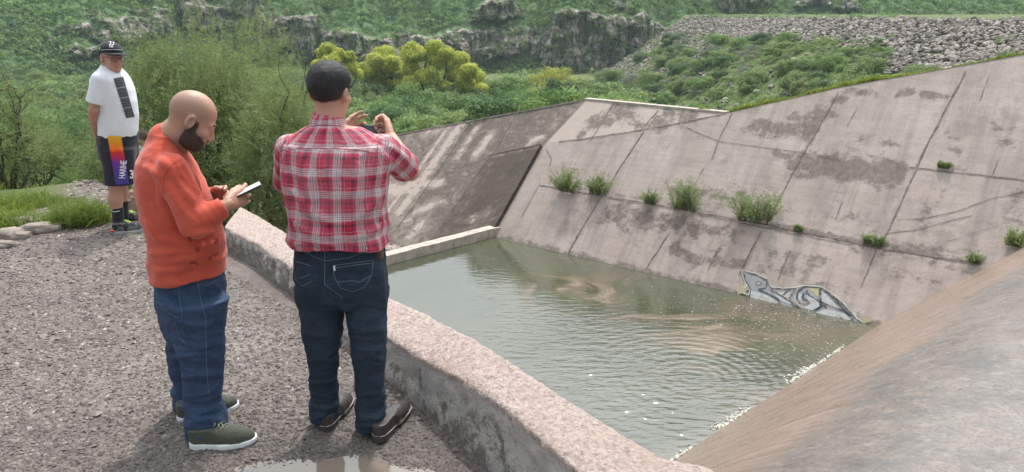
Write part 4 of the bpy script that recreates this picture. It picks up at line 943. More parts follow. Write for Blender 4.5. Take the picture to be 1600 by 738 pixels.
# --- grass: strips along the top of the long wall, tufts by the path
def grass_mesh(name, label, C, h, wd, mat, kind='stuff', lean=.35, cat='grass', parent=None):
    n = len(C); d = np.stack([rng.normal(0, lean, n), rng.normal(0, lean, n), np.ones(n)], -1); d /= np.linalg.norm(d, axis=1)[:, None]
    sd = np.cross(d, rng.normal(size=(n, 3))); sd /= np.linalg.norm(sd, axis=1)[:, None]; bend = rng.normal(0, .25, (n, 3)); bend[:, 2] = -.12
    mid = C+d*h[:, None]*.55; tip = C+d*h[:, None]+bend*h[:, None]
    w2 = sd*wd[:, None]*.5
    V = np.stack([C-w2, C+w2, mid+w2*.8, mid-w2*.8, tip], 1).reshape(-1, 3); i = np.arange(n)*5
    F4 = np.stack([i, i+1, i+2, i+3], 1); F3 = np.stack([i+3, i+2, i+4], 1); rn = rng.uniform(0, 1, n)
    o = mesh_np(name, V, [F4, F3], mat, False, parent, {'rnd': ('FACE', np.concatenate([rn, rn]))})
    if parent is None: tag(o, label, cat, kind=kind)
    return o
n = 60000; s = rng.uniform(4.6, 17, n); bb = np.abs(rng.normal(0, 1.4, n)); tt_ = np.interp(s, TOPS, TOPT)
C = A+dW*s[:, None]-nW*(tt_+bb+.05)[:, None]; C[:, 2] = terrain(C[:, 0], C[:, 1])
dens = fbm(C*1.2, 3, 141); kp = (dens > -.25)
grass_mesh('grass_verge', 'bright green grass strip along the top edge of the long sloping wall', C[kp], rng.uniform(.06, .26, kp.sum())*np.clip(.75+1.5*fbm(C[kp]*.9, 3, 143), .25, 2.2), rng.uniform(.012, .03, kp.sum()), M_verge)
def tuft(label, px, py, r, n, h, z=None, name='grass_tuft', mat=None, wd=.008):
    c = at_z(px, py, 0); 
    for _ in range(6): c = at_z(px, py, zt(c[0], c[1]))
    e = empty(name, tuple(c), label, 'grass'); a = rng.uniform(0, 6.283, n); rr_ = r*rng.uniform(0, 1, n)**.7
    C = np.stack([c[0]+rr_*np.cos(a), c[1]+rr_*np.sin(a)*.7, np.zeros(n)], -1); C[:, 2] = terrain(C[:, 0], C[:, 1])-.02
    grass_mesh('blades', None, C, h*rng.uniform(.4, 1.1, n), np.full(n, wd), mat or M_grass, parent=e, lean=.45); return e
tuft('bright green grass tuft beside the left path, just left of the dark sneakers', 128, 350, .26, 1500, .34)
tuft('tall grass clump at the left edge behind the pale boulders', 8, 355, .28, 800, .24)
tuft('low yellowish grass patch in the middle of the left path', 75, 318, .40, 900, .12)
tuft('grass clump on the far side of the left path below the small tree', 20, 322, .50, 1000, .22)
tuft('thin grass at the foot of the reddish rubble heap', 96, 345, .22, 500, .16)
n = 16000; d_ = rng.uniform(7.0, 17, n); px = rng.uniform(-120, 230, n); x = (px-800)/1201*d_; C = np.stack([x, d_, np.zeros(n)], -1)
qn = (C[:, 0]-NL0[0])*NN[0]+(C[:, 1]-NL0[1])*NN[1]; gmk = gravel_mask(C[:, 0], C[:, 1], qn); kp = (gmk < .3) & (fbm(C*1.3, 3, 151) > -.02); C = C[kp]; C[:, 2] = terrain(C[:, 0], C[:, 1])-.01
grass_mesh('meadow_grass', 'patchy green grass on both sides of the path at the left', C, rng.uniform(.04, .17, len(C)), rng.uniform(.006, .014, len(C)), M_verge)
n = 7000; d_ = rng.uniform(6.6, 11.5, n); px = rng.uniform(365, 470, n); x = (px-800)/1201*d_; C = np.stack([x, d_, np.zeros(n)], -1)
qn = (C[:, 0]-NL0[0])*NN[0]+(C[:, 1]-NL0[1])*NN[1]; kp = (qn > -.1) & (fbm(C*1.4, 3, 152) > -.2); C = C[kp]; C[:, 2] = terrain(C[:, 0], C[:, 1])-.01
grass_mesh('dry_grass', 'dry straw coloured weeds on the bank just beyond the parapet end', C, rng.uniform(.15, .55, len(C)), rng.uniform(.004, .01, len(C)), M_dry, lean=.5)
n = 2600; d_ = rng.uniform(6.8, 12.5, n); x = -4.15-.42*(d_-7)+rng.normal(0, .5, n); qn = (x-NL0[0])*NN[0]+(d_-NL0[1])*NN[1]; kp = (gravel_mask(x, d_, qn) > .4)
V, F, rn = scatter((iv, if_), np.stack([x, d_, terrain(x, d_)+.003], -1)[kp], .008+.03*rng.uniform(0, 1, kp.sum())**3, .3, .6)
tag(mesh_np('path_stones', V, F, b.m, False, attrs={'rnd': ('FACE', rn)}), 'loose stones along the trodden path at the left', 'stones', kind='stuff')
# --- weeds rooted in the joint of the long wall
def weed(px, py, pw, ph, label):
    pw *= 1.15; ph *= 1.2
    c = w1p(px, py); k = np.linalg.norm(c-CP)/1150*1.0; w = pw*k*.5; h = ph*k; n = int(30+60*w); e = empty('weed_plant', tuple(c), label, 'weed', 'weeds rooted in the wall joint')
    d = np.stack([rng.normal(0, .45, n), rng.normal(-.1, .3, n), np.ones(n)*1.0], -1); d /= np.linalg.norm(d, axis=1)[:, None]
    base = c+dW*rng.uniform(-.6, .6, n)[:, None]*w+NW*.02; L = h*rng.uniform(.55, 1.15, n)
    V, F, rn = sprays(base, d, L, .12, 34, .11*max(.5, h), .013+.006*h); mesh_np('leaves', V, F, M_weed, False, e, {'rnd': ('FACE', rn)})
    V, F = tubes([(np.array([base[i], base[i]+d[i]*L[i]*.8]), np.array([.006, .002])) for i in range(n)], 3); mesh_np('stems', V, F, M_dry, False, e)
for a_ in [(886, 301, 40, 36, 'left weed of the pair at the left end of the wall joint'), (934, 305, 44, 30, 'right weed of the pair at the left end of the wall joint'), (1015, 320, 22, 20, 'small pale weed between the pair and the two big clumps on the wall joint'),
           (1070, 330, 52, 42, 'big bushy green weed on the wall joint, left of the biggest one'), (1176, 349, 64, 46, 'biggest brightest weed clump on the wall joint, below the dark stain'), (1362, 384, 34, 13, 'low spreading weed on the right part of the wall joint'),
           (1520, 412, 16, 12, 'tiny weed where the wall joint meets the weir'), (1584, 386, 26, 20, 'green weed at the right edge just above the weir'), (1474, 264, 18, 8, 'thin weed in the upper joint above the long cracks'), (1246, 362, 14, 8, 'tiny dark weed just right of the biggest weed clump'), (768, 366, 6, 5, 'tiny sprig at the end of the sill')]: weed(*a_)
# --- boulders and rubble heap by the path
M_rock = simple('pale_rock', (.25, .21, .18), .9, .3, 9, .9, 30); M_red = simple('reddish_rubble', (.27, .185, .15), .95, .35, 7, .9, 40)
def boulder(px, py, sx, sy, sz, label, mat=M_rock, name='boulder', seed=0, rz=0.):
    c = at_z(px, py, 0)
    for _ in range(6): c = at_z(px, py, zt(c[0], c[1]))
    v, f = ico(3); d = 1+.28*fbm(v*1.3+seed, 4, seed)[:, None]; v = v*d; v = np.round(v*2.2)/2.2*.62+v*.38; v = v*(1+.06*fbm(v*6+seed, 3, seed)[:, None])
    x_ = v[:, 0]*math.cos(rz)-v[:, 1]*math.sin(rz)*1; V = v*np.array([sx, sy, sz])
    V = np.stack([V[:, 0]*math.cos(rz)-V[:, 1]*math.sin(rz), V[:, 0]*math.sin(rz)+V[:, 1]*math.cos(rz), V[:, 2]], -1)+c+[0, 0, sz*.25]
    return tag(mesh_np(name, V, f, mat, True), label, 'rock')
boulder(15, 372, .20, .12, .07, 'flat pale boulder at the left edge of the gravel platform', seed=2)
boulder(62, 362, .19, .10, .07, 'long pale stone right of the flat boulder at the platform edge', seed=5, rz=.4)
boulder(38, 352, .13, .08, .07, 'grey stone in the grass behind the two pale boulders', seed=8)
boulder(0, 385, .16, .08, .04, 'low stone slab sunk in gravel at the left frame edge', seed=18)
boulder(96, 353, .06, .05, .03, 'small stone beside the grass tuft on the path', seed=9)
boulder(36, 204, .8, .5, .75, 'distant pale pointed rock standing among the green bushes at the left', seed=11)
hc = at_z(196, 348, 0); e = empty('rubble_heap', tuple(hc), 'heap of reddish earth and stones behind the calves of the man in shorts', 'rubble')
gx2, gy2 = np.meshgrid(np.linspace(-1, 1, 110), np.linspace(-1, 1, 90), indexing='ij')
hx, hy = hc[0]+.10+gx2*.42, hc[1]+.62+gy2*.34; rr2 = gx2**2+gy2**2; hz = np.clip(1-rr2, 0, 1)**.8*.36; hz = hz*(1+.7*fbm(P3(hx*5, hy*5), 4, 161))+(.05*fbm(P3(hx*16, hy*16), 4, 162)+.02)*np.clip(1.1-rr2, 0, 1)-.06*sstep(.8, 1.2, rr2); hz += terrain(hx, hy).clip(-.5, 1)
mesh_np('earth', np.stack([hx, hy, hz], -1).reshape(-1, 3), grid_faces(110, 90)[:, ::-1].copy(), M_red, False, e)
n = 700; a = rng.uniform(-.95, .95, (n, 2)); i1 = ((a[:, 0]+1)*54.5).astype(int); j1 = ((a[:, 1]+1)*44.5).astype(int); kp = a[:, 0]**2+a[:, 1]**2 < .9
V, F, rn = scatter((iv, if_), np.stack([hx[i1, j1], hy[i1, j1], hz[i1, j1]+.005], -1)[kp], (.008+.03*rng.uniform(0, 1, n)**3)[kp], .3, .8)
tag(mesh_np('rubble_stones', V, F, M_red, False, e), kind='stuff')
# bed stones downstream of the sill and rocks on the bank
n = 9000; x = rng.uniform(-14, -.5, n); y = rng.uniform(14, 31, n); z = terrain(x, y); kp = (z < -5.2) & ((x-sb[0])*mS[0]+(y-sb[1])*mS[1] < -.3)
V, F, rn = scatter((iv, if_), np.stack([x, y, z+.01], -1)[kp], .02+.09*rng.uniform(0, 1, kp.sum())**3, .3, .7)
tag(mesh_np('bed_stones', V, F, b.m, False, attrs={'rnd': ('FACE', rn)}), 'loose stones on the dry channel bed beyond the sill', 'stones', kind='stuff')
# ================================================================== HAZE
hz_ = NB('haze'); hz_.t.nodes.remove(hz_.p); pv = hz_.n('VolumePrincipled'); pv.inputs['Color'].default_value = (.74, .90, .93, 1); pv.inputs['Density'].default_value = HAZE = .00055; pv.inputs['Anisotropy'].default_value = 0.
hz_.l(pv.outputs[0], hz_.out.inputs['Volume'])
x0, x1, y0, y1, z0, z1 = -950, 950, -950, 950, -40, 62
V = np.array([[x0, y0, z0], [x1, y0, z0], [x1, y1, z0], [x0, y1, z0], [x0, y0, z1], [x1, y0, z1], [x1, y1, z1], [x0, y1, z1]], float)
F = np.array([[0, 3, 2, 1], [4, 5, 6, 7], [0, 1, 5, 4], [1, 2, 6, 5], [2, 3, 7, 6], [3, 0, 4, 7]])
tag(mesh_np('haze', V, F, hz_.m, False), kind='stuff', label='thin pale haze in the valley air', cat='haze')
# ================================================================== PEOPLE: distance-field modelling kit
def surface_nets(f, lo, hi, h):
    lo, hi = np.array(lo, float), np.array(hi, float); n = np.ceil((hi-lo)/h).astype(int)+1
    ax = [lo[i]+h*np.arange(n[i]) for i in range(3)]
    G = np.empty(tuple(n), np.float32)
    for s in range(0, n[0], 16):
        X, Y, Z = np.meshgrid(ax[0][s:s+16], ax[1], ax[2], indexing='ij')
        G[s:s+16] = f(np.stack([X, Y, Z], -1).reshape(-1, 3)).reshape(X.shape)
    S = G < 0
    c = [S[dx:n[0]-1+dx, dy:n[1]-1+dy, dz:n[2]-1+dz] for dx in (0, 1) for dy in (0, 1) for dz in (0, 1)]
    cnt = sum(x.astype(np.int8) for x in c); act = (cnt > 0) & (cnt < 8); I = np.argwhere(act)
    vid = -np.ones(act.shape, int); vid[act] = np.arange(len(I))
    acc = np.zeros((len(I), 3)); w = np.zeros(len(I))
    cor = [(dx, dy, dz) for dx in (0, 1) for dy in (0, 1) for dz in (0, 1)]
    for a in range(8):
        for b_ in range(a+1, 8):
            d = np.array(cor[b_])-np.array(cor[a])
            if abs(d).sum() != 1: continue
            ga = G[tuple((I+cor[a]).T)]; gb = G[tuple((I+cor[b_]).T)]; m = (ga < 0) != (gb < 0)
            t = np.where(m, ga/(ga-gb+1e-12), 0)[:, None]; acc += np.where(m[:, None], np.array(cor[a])+t*d, 0); w += m
    V = lo+h*(I+acc/w[:, None]); F = []
    for ax_ in range(3):
        u, v = [(1, 2), (2, 0), (0, 1)][ax_]
        sl0 = [slice(None)]*3; sl1 = [slice(None)]*3; sl0[ax_] = slice(0, -1); sl1[ax_] = slice(1, None)
        E = S[tuple(sl0)] != S[tuple(sl1)]; inside = S[tuple(sl0)]
        e = np.argwhere(E); e = e[(e[:, u] > 0) & (e[:, v] > 0) & (e[:, u] < n[u]-1) & (e[:, v] < n[v]-1)]
        ins = inside[tuple(e.T)]; du = np.zeros(3, int); du[u] = 1; dv = np.zeros(3, int); dv[v] = 1
        q = np.stack([vid[tuple((e-du-dv).T)], vid[tuple((e-dv).T)], vid[tuple(e.T)], vid[tuple((e-du).T)]], 1)
        q = np.where(ins[:, None], q, q[:, ::-1]); F.append(q)
    F = np.vstack(F); return V, F[(F >= 0).all(1)]
def smin(a, b_, k):
    h = np.clip(.5+.5*(b_-a)/k, 0, 1); return b_*(1-h)+a*h-k*h*(1-h)
def cap(P, a, b_, ra, rb, flat=None):
    a, b_ = np.asarray(a, float), np.asarray(b_, float); d = b_-a; t = np.clip((P-a) @ d/(d @ d), 0, 1)
    v = P-(a+t[:, None]*d)
    if flat is not None:
        ax_, k = flat; s = v @ ax_; v = v+ax_*(s*(1/k-1))[:, None]
    return np.linalg.norm(v, axis=1)-(ra+(rb-ra)*t)
def ell(P, c, r, M=None):
    q = P-np.asarray(c, float)
    if M is not None: q = q @ M
    r = np.asarray(r, float); k0 = np.linalg.norm(q/r, axis=1); k1 = np.linalg.norm(q/r**2, axis=1); return k0*(k0-1)/(k1+1e-9)
def chain(P, pts, rad, k=.012, flat=None):
    d = None
    for i in range(len(pts)-1):
        q = cap(P, pts[i], pts[i+1], rad[i], rad[i+1], flat); d = q if d is None else smin(d, q, k)
    return d
class Prof:
    """stack of elliptical sections: rows (z, cx, cy, half width, half depth), body axes a (side) and b (front)"""
    def __init__(s, rows, a, b, pw=2.3, up=None):
        r = np.array(sorted(rows), float); s.z, s.cx, s.cy, s.wx, s.wy = r.T; s.a, s.b, s.pw = np.array(a)[:2], np.array(b)[:2], pw
    def loc(s, P):
        z = np.clip(P[:, 2], s.z[0], s.z[-1]); i = lambda q: np.interp(z, s.z, q)
        dx, dy = P[:, 0]-i(s.cx), P[:, 1]-i(s.cy); return dx*s.a[0]+dy*s.a[1], dx*s.b[0]+dy*s.b[1], i(s.wx), i(s.wy)
    def __call__(s, P, grow=0.):
        x, y, wx, wy = s.loc(P); wx, wy = wx+grow, wy+grow
        k = (np.abs(x/wx)**s.pw+np.abs(y/wy)**s.pw)**(1/s.pw); d = (k-1)*np.minimum(wx, wy)
        ez = np.maximum(s.z[0]-P[:, 2], P[:, 2]-s.z[-1]); return np.where(ez > 0, np.sqrt(np.maximum(d, 0)**2+ez**2)+np.minimum(d, 0)*(ez <= 0), np.maximum(d, ez*1.0))
def frame(heading, pitch=0., roll=0.):
    """columns: right, forward, up"""
    h = R(heading); r = np.array([math.cos(h), -math.sin(h), 0]); f = np.array([math.sin(h), math.cos(h), 0]); u = np.array([0, 0, 1.])
    p = R(pitch); f2 = f*math.cos(p)-u*math.sin(p); u2 = u*math.cos(p)+f*math.sin(p)
    q = R(roll); r2 = r*math.cos(q)+u2*math.sin(q); u3 = u2*math.cos(q)-r*math.sin(q); return np.stack([r2, f2, u3], 1)
def head_sdf(Q, ears=True):
    d = ell(Q, (0, -.014, .028), (.077, .096, .087))
    d = smin(d, ell(Q, (0, .028, -.040), (.062, .060, .075)), .03)
    d = smin(d, ell(Q, (0, .030, -.082), (.050, .052, .034)), .025)
    d = smin(d, ell(Q, (0, .072, -.102), (.022, .018, .016)), .02)
    X = np.abs(Q[:, 0]); QX = Q.copy(); QX[:, 0] = X
    d = smin(d, ell(QX, (.040, .062, -.030), (.022, .022, .018)), .02)
    d = -smin(-d, ell(QX, (.031, .098, .000), (.018, .014, .013)), .012)
    d = smin(d, cap(QX, (.012, .083, .018), (.045, .072, .016), .010, .007), .012)
    d = smin(d, ell(QX, (.031, .074, -.001), (.014, .013, .012)), .003)
    d = smin(d, cap(Q, (0, .084, .006), (0, .106, -.036), .008, .012), .010)
    d = smin(d, ell(QX, (.012, .094, -.042), (.008, .011, .008)), .008)
    d = smin(d, cap(QX, (0, .090, -.064), (.021, .080, -.066), .007, .004), .006)
    d = smin(d, cap(QX, (0, .088, -.074), (.019, .079, -.071), .008, .004), .006)
    if not ears: return d
    e = ell(QX, (.080, -.010, -.010), (.014, .020, .033)); e = np.maximum(e, -ell(QX, (.093, -.006, -.006), (.012, .012, .021)))
    return smin(d, e, .006)
def finger(P, base, dirs, lens, rads, k=.006):
    pts = [np.array(base, float)]
    for dv, L in zip(dirs, lens): pts.append(pts[-1]+nrm(dv)*L)
    return chain(P, pts, rads, k)
def hand_sdf(P, Wr, f, n, s, curl=(.5, .6, .4), thumb=(.7, .5, .1), spread=.06, scale=1., forearm=None):
    """Wr wrist; f towards fingers, n palm normal, s thumb side"""
    f, n, s = nrm(f), None, nrm(s) if n is None else nrm(s)
    f = nrm(f); s = nrm(s-f*(s @ f)); n = np.cross(f, s); 
    return f, s
def hand(P, Wr, f, palm, s, curl=(25, 45, 30), th=(30, 20, 20), sc=1., spread=5, curls=None):
    f = nrm(f); s = nrm(np.array(s)-f*(np.array(s) @ f)); n = np.cross(f, s); n = n if n @ np.array(palm) > 0 else -n
    P = P; Wr = np.array(Wr, float); d = None
    kn = [(.093, .030), (.097, .010), (.092, -.011), (.083, -.030)]
    L = [(.043, .026, .020), (.047, .030, .022), (.043, .028, .021), (.034, .021, .018)]; Rd = [(.0095, .0088, .008, .0068), (.0098, .009, .0082, .007), (.0093, .0086, .0078, .0066), (.0083, .0076, .007, .006)]
    for i in range(4):
        K = Wr+f*kn[i][0]*sc+s*kn[i][1]*sc
        q = cap(P, Wr+s*kn[i][1]*.55*sc+f*.006, K, .0150*sc, .0115*sc); d = q if d is None else smin(d, q, .012)
    d = smin(d, ell(P, Wr+f*.045*sc+n*.004, (.040*sc,)*3), .0) if False else d
    d = smin(d, cap(P, Wr-f*.02, Wr+f*.015, .023*sc, .021*sc, (n, .75)), .02)
    d = smin(d, cap(P, Wr+f*.02*sc+s*.018*sc+n*.006, Wr+f*.055*sc+s*.030*sc+n*.006, .016*sc, .013*sc), .012)
    for i in range(4):
        K = Wr+f*kn[i][0]*sc+s*kn[i][1]*sc; c = curl if curls is None else curls[i]
        a = 0; dirs = []; spr = (1.5-i)*R(spread); f_ = f*math.cos(spr)+s*math.sin(spr)
        for cc in c:
            a += R(cc); dirs.append(f_*math.cos(a)+n*math.sin(a))
        d = smin(d, finger(P, K, dirs, [l*sc for l in L[i]], [r*sc for r in Rd[i]], .004), .005)
    T = Wr+f*.028*sc+s*.026*sc+n*.004; a0, a1, a2 = map(R, th)
    d0 = f*math.cos(a0)+s*math.sin(a0)*.8+n*math.sin(a0)*.5; d1 = f*math.cos(a1)+s*math.sin(a1)*.5+n*math.sin(a1)*.8; d2 = f*math.cos(a2)+n*math.sin(a2)
    return smin(d, finger(P, T, [d0, d1, d2], [.040*sc, .032*sc, .026*sc], [.0135*sc, .0115*sc, .010*sc, .008*sc]), .008)
def bounds(pts, m): p = np.array(pts); return p.min(0)-m, p.max(0)+m
def join(parts):
    Vs, Fs, o = [], [], 0
    for V, F in parts: Vs.append(V); Fs.append(F+o); o += len(V)
    return np.vstack(Vs), np.vstack(Fs)
def smooth_mesh(V, F, it=1):
    n = len(V)
    for _ in range(it):
        acc = np.zeros_like(V); c = np.zeros(n)
        for a in range(4):
            i, j = F[:, a], F[:, (a+1) % 4]
            for k in range(3): acc[:, k] += np.bincount(i, V[j, k], n)+np.bincount(j, V[i, k], n)
            c += np.bincount(i, minlength=n)+np.bincount(j, minlength=n)
        V = V*.5+.5*acc/np.maximum(c, 1)[:, None]
    return V
def rid(P, sc, seed):          # fold-like ridged noise
    return 1-2*np.abs(fbm(P*np.array(sc), 2, seed))
class Surf:
    def __init__(s, V, F): s.b = BVHTree.FromPolygons(V.tolist(), F.tolist())
    def hit(s, px, py, off=.002):
        r = ray(px, py); r = r/np.linalg.norm(r); loc, nn_, i, d = s.b.ray_cast(Vector(CP), Vector(r))
        if loc is None: return None
        nn_ = np.array(nn_); nn_ = -nn_ if nn_ @ r > 0 else nn_; return np.array(loc)+nn_*off, nn_
def decal_quad(name, surf, q, nu, nv, mat, parent, off=.0025, uvcols=True):
    (x0, y0), (x1, y1), (x2, y2), (x3, y3) = q; V = []; ok = {}; uv = []
    for i in range(nu):
        for j in range(nv):
            u, v = i/(nu-1), j/(nv-1)
            px = (x0*(1-u)+x1*u)*(1-v)+(x3*(1-u)+x2*u)*v; py = (y0*(1-u)+y1*u)*(1-v)+(y3*(1-u)+y2*u)*v
            h_ = surf.hit(px, py, off)
            if h_: ok[(i, j)] = len(V); V.append(h_[0]); uv.append((u, v, 0))
    F = [[ok[a] for a in ((i, j), (i+1, j), (i+1, j+1), (i, j+1))] for i in range(nu-1) for j in range(nv-1) if all(a in ok for a in ((i, j), (i+1, j), (i+1, j+1), (i, j+1)))]
    if not F: return None
    V = np.array(V); F = np.array(F); el = np.max([np.linalg.norm(V[F[:, a]]-V[F[:, (a+1) % 4]], axis=1) for a in range(4)], 0); F = F[el < 3*np.median(el)]
    return mesh_np(name, V, F, mat, True, parent, {'quv': ('POINT', np.array(uv))})
def decal_lines(name, surf, lines, w, mat, parent, off=.002, step=2.2):
    Vs, Fs, o = [], [], 0
    for pts in lines:
        pts = np.array(pts, float); seg = np.linalg.norm(np.diff(pts, axis=0), axis=1); L = np.concatenate([[0], np.cumsum(seg)]); m = max(2, int(L[-1]/step)+1)
        u = np.linspace(0, L[-1], m); hs = [surf.hit(np.interp(t, L, pts[:, 0]), np.interp(t, L, pts[:, 1]), off) for t in u]; hs = [h_ for h_ in hs if h_]
        if len(hs) < 2: continue
        P = np.array([h_[0] for h_ in hs]); N = np.array([h_[1] for h_ in hs]); T = np.gradient(P, axis=0); Sd = np.cross(N, T); Sd /= np.linalg.norm(Sd, axis=1)[:, None]+1e-9
        V = np.vstack([P-Sd*w/2, P+Sd*w/2]); m = len(P); i = np.arange(m-1); F = np.stack([i, i+1, i+1+m, i+m], 1)
        good = np.linalg.norm(P[1:]-P[:-1], axis=1) < .04; Vs.append(V); Fs.append(F[good]+o); o += len(V)
    if Vs: return mesh_np(name, np.vstack(Vs), np.vstack(Fs), mat, True, parent)
def decal_text(name, surf, txt, origin, ux, uy, mat, parent, off=.004, sx=1., shear=0.):
    """text drawn in photo coordinates from origin, along ux per unit, up along uy per unit"""
    cu = bpy.data.curves.new('tmp', 'FONT'); cu.body = txt; cu.size = 1.; cu.resolution_u = 2; cu.offset = .025; cu.shear = shear
    to = bpy.data.objects.new('tmp', cu); COL.objects.link(to); dg = bpy.context.evaluated_depsgraph_get(); me = bpy.data.meshes.new_from_object(to.evaluated_get(dg))
    COL.objects.unlink(to); bpy.data.objects.remove(to)
    V = []; o = np.array(origin, float); ux = np.array(ux, float); uy = np.array(uy, float); last = None
    for v in me.vertices:
        p = o+ux*v.co.x*sx+uy*v.co.y; h_ = surf.hit(p[0], p[1], off); last = h_[0] if h_ else last; V.append(tuple(last) if last is not None else (0, 0, 0))
    fs = [tuple(p.vertices) for p in me.polygons]; m2 = bpy.data.meshes.new(name); m2.from_pydata(V, [], fs); m2.materials.append(mat)
    ob = bpy.data.objects.new(name, m2); COL.objects.link(ob); ob.parent = parent; ob.matrix_parent_inverse = Matrix.Translation(-Vector(parent.location)) if parent.type == 'EMPTY' else Matrix.Identity(4); return ob
def subpart(o, parent):
    o.parent = parent; o.matrix_parent_inverse = Matrix.Identity(4); return o
def skin(name, c, red=.03, beard=None):
    b = NB(name); f = b.noise(b.pos(), 28, 4); g = b.noise(b.pos(), 260, 3)
    c2 = (c[0]*1.08, c[1]*.93, c[2]*.9); col_ = b.mix(b.ramp(f, [(.35, 0.), (.65, 1.)]), c, c2)
    b.base(col_, .48, .4); b.p.inputs['Subsurface Weight'].default_value = .12; b.p.inputs['Subsurface Radius'].default_value = (.02, .008, .004); b.p.inputs['Subsurface Scale'].default_value = .5
    b.bump(g, .5, .002); return b.m
def cloth(name, c, var=.12, rough=.85, weave=900, fold=.4):
    b = NB(name); P = b.pos(); col_ = b.mix(b.ramp(b.noise(P, 9, 4), [(.3, 0.), (.7, 1.)]), tuple(x*(1-var) for x in c), tuple(min(1, x*(1+var)) for x in c))
    b.base(col_, rough, .25); b.p.inputs['Sheen Weight'].default_value = .15; n1 = b.bump(b.noise(P, 22, 4, .6, .6), fold, .012); b.bump(b.noise(P, weave, 2), .25, .0008, n1); return b.m
def denim(name, c, c2):
    b = NB(name); P = b.pos(); f = b.attr('fade'); tw = b.noise(b.mapv(P, (1, 1, .35), (0, .6, 0)), 420, 3)
    col_ = b.mix(f, c, c2); col_ = b.mix(b.ramp(tw, [(.42, 0.), (.62, .45)]), col_, tuple(x*1.8+.01 for x in c)); col_ = b.mix(b.ramp(b.noise(P, 16, 5, .7), [(.45, 0.), (.7, .5)]), col_, tuple(x*.6 for x in c))
    b.base(col_, .85, .25); n1 = b.bump(b.noise(b.mapv(P, (1, 1, 1.9)), 15, 5, .6, 1.0), .8, .018); b.bump(tw, .3, .0008, n1); return b.m
def shoe(parent, heel, toe, W_=.050, mu=None, ms=None, sole_h=.028, ank=.045, h_ank=.12, laces=None, label=None, low=.0, inner=None, boot=False):
    heel, toe = np.array(heel, float), np.array(toe, float); L = np.linalg.norm(toe-heel); f = (toe-heel)/L; sd_ = np.array([f[1], -f[0], 0]); o = heel
    def loc(P): q = P-o; return np.stack([q @ sd_, q @ f, q[:, 2]], -1)
    def outline(Q, g=0.):
        q = Q.copy(); q[:, 2] = 0
        d = smin(cap(q, (0, W_*.72, 0), (0, L*.45, 0), W_*.70+g, W_*.68+g), cap(q, (.004, L*.55, 0), (-.002, L-W_*.85, 0), W_*.92+g, W_*.80+g), .03); return d
    def fsole(P):
        Q = loc(P); lift = .012*sstep(L*.75, L, Q[:, 1])+ (.0)
        if boot: lift = lift+.018*sstep(L*.36, L*.42, Q[:, 1])*(1-sstep(L*.55, L*.75, Q[:, 1]))*0
        top = sole_h+.010*(1-sstep(0, L*.5, Q[:, 1])); d = np.maximum(outline(Q, .004), np.maximum(lift-Q[:, 2], Q[:, 2]-top-lift*.5))
        if boot:
            heelcut = np.maximum(np.maximum(Q[:, 2]-.022, L*.34-Q[:, 1]), Q[:, 1]-L*.60); d = np.maximum(d, -heelcut)
        return d
    def fup(P):
        Q = loc(P); k = .03
        d = chain(Q, [(0, W_*.80, .055), (0, L*.42, .055), (0, L*.68, .042), (0, L-W_*.80, .038)], [W_*.80, W_*.80, W_*.88, W_*.70], k)
        d = smin(d, cap(Q, (0, W_*1.05, .05), (0, W_*.98, h_ank), ank, ank*1.02), .035)
        d = smin(d, cap(Q, (0, W_*1.3, h_ank*.85), (0, L*.62, .058), ank*.75, W_*.55), .03)
        d = np.maximum(d, outline(Q, .002)-.0*Q[:, 2]); d = np.maximum(d, sole_h-.004-Q[:, 2]); d = np.maximum(d, Q[:, 2]-h_ank); return d+.0012*fbm(P*40, 2, 3)
    lo, hi = bounds([heel, toe], .08); lo[2] = heel[2]-.01; hi[2] = heel[2]+h_ank+.01
    V, F = surface_nets(fup, lo, hi, .0045); V = smooth_mesh(V, F, 1); up_ = mesh_np('shoe' if not boot else 'boot', V, F, mu, True, parent)
    if label: up_['label'] = label
    V2, F2x = surface_nets(fsole, lo, hi, .0045); V2 = smooth_mesh(V2, F2x, 1); subpart(mesh_np('sole', V2, F2x, ms, True), up_)
    if laces:
        ls = []
        for k in range(5):
            y = L*(.40+.055*k); z = .120-.010*k; w = .026-.002*k
            ls.append((np.array([o+sd_*x+f*(y+.006*(x/w))+np.array([0, 0, z+.012-abs(x)*.45]) for x in np.linspace(-w, w, 6)]), .0032))
            ls.append((np.array([o+sd_*x+f*(y+.012-.012*(x/w))+np.array([0, 0, z+.010-abs(x)*.45]) for x in np.linspace(-w, w, 6)]), .0028))
        V3, F3 = tubes(ls, 5); subpart(mesh_np('laces', V3, F3, laces, True), up_)
    return up_
def sec(py, L, Rr, dep, hd, grow=0.):
    a, b_ = W(L, py, dep), W(Rr, py, dep); c = (a+b_)/2; return (c[2], c[0], c[1], abs(b_[0]-a[0])/2+grow, hd+grow)
M_white_rubber = simple('white_rubber', (.72, .73, .73), .5, .06, 30)
M_black_rubber = simple('black_rubber', (.03, .028, .026), .7, .2, 30)
M_stitch = simple('stitch_thread', (.10, .145, .19), .8, .1, 50); M_stitch_d = simple('dark_seam', (.02, .02, .03), .9, .1, 50)

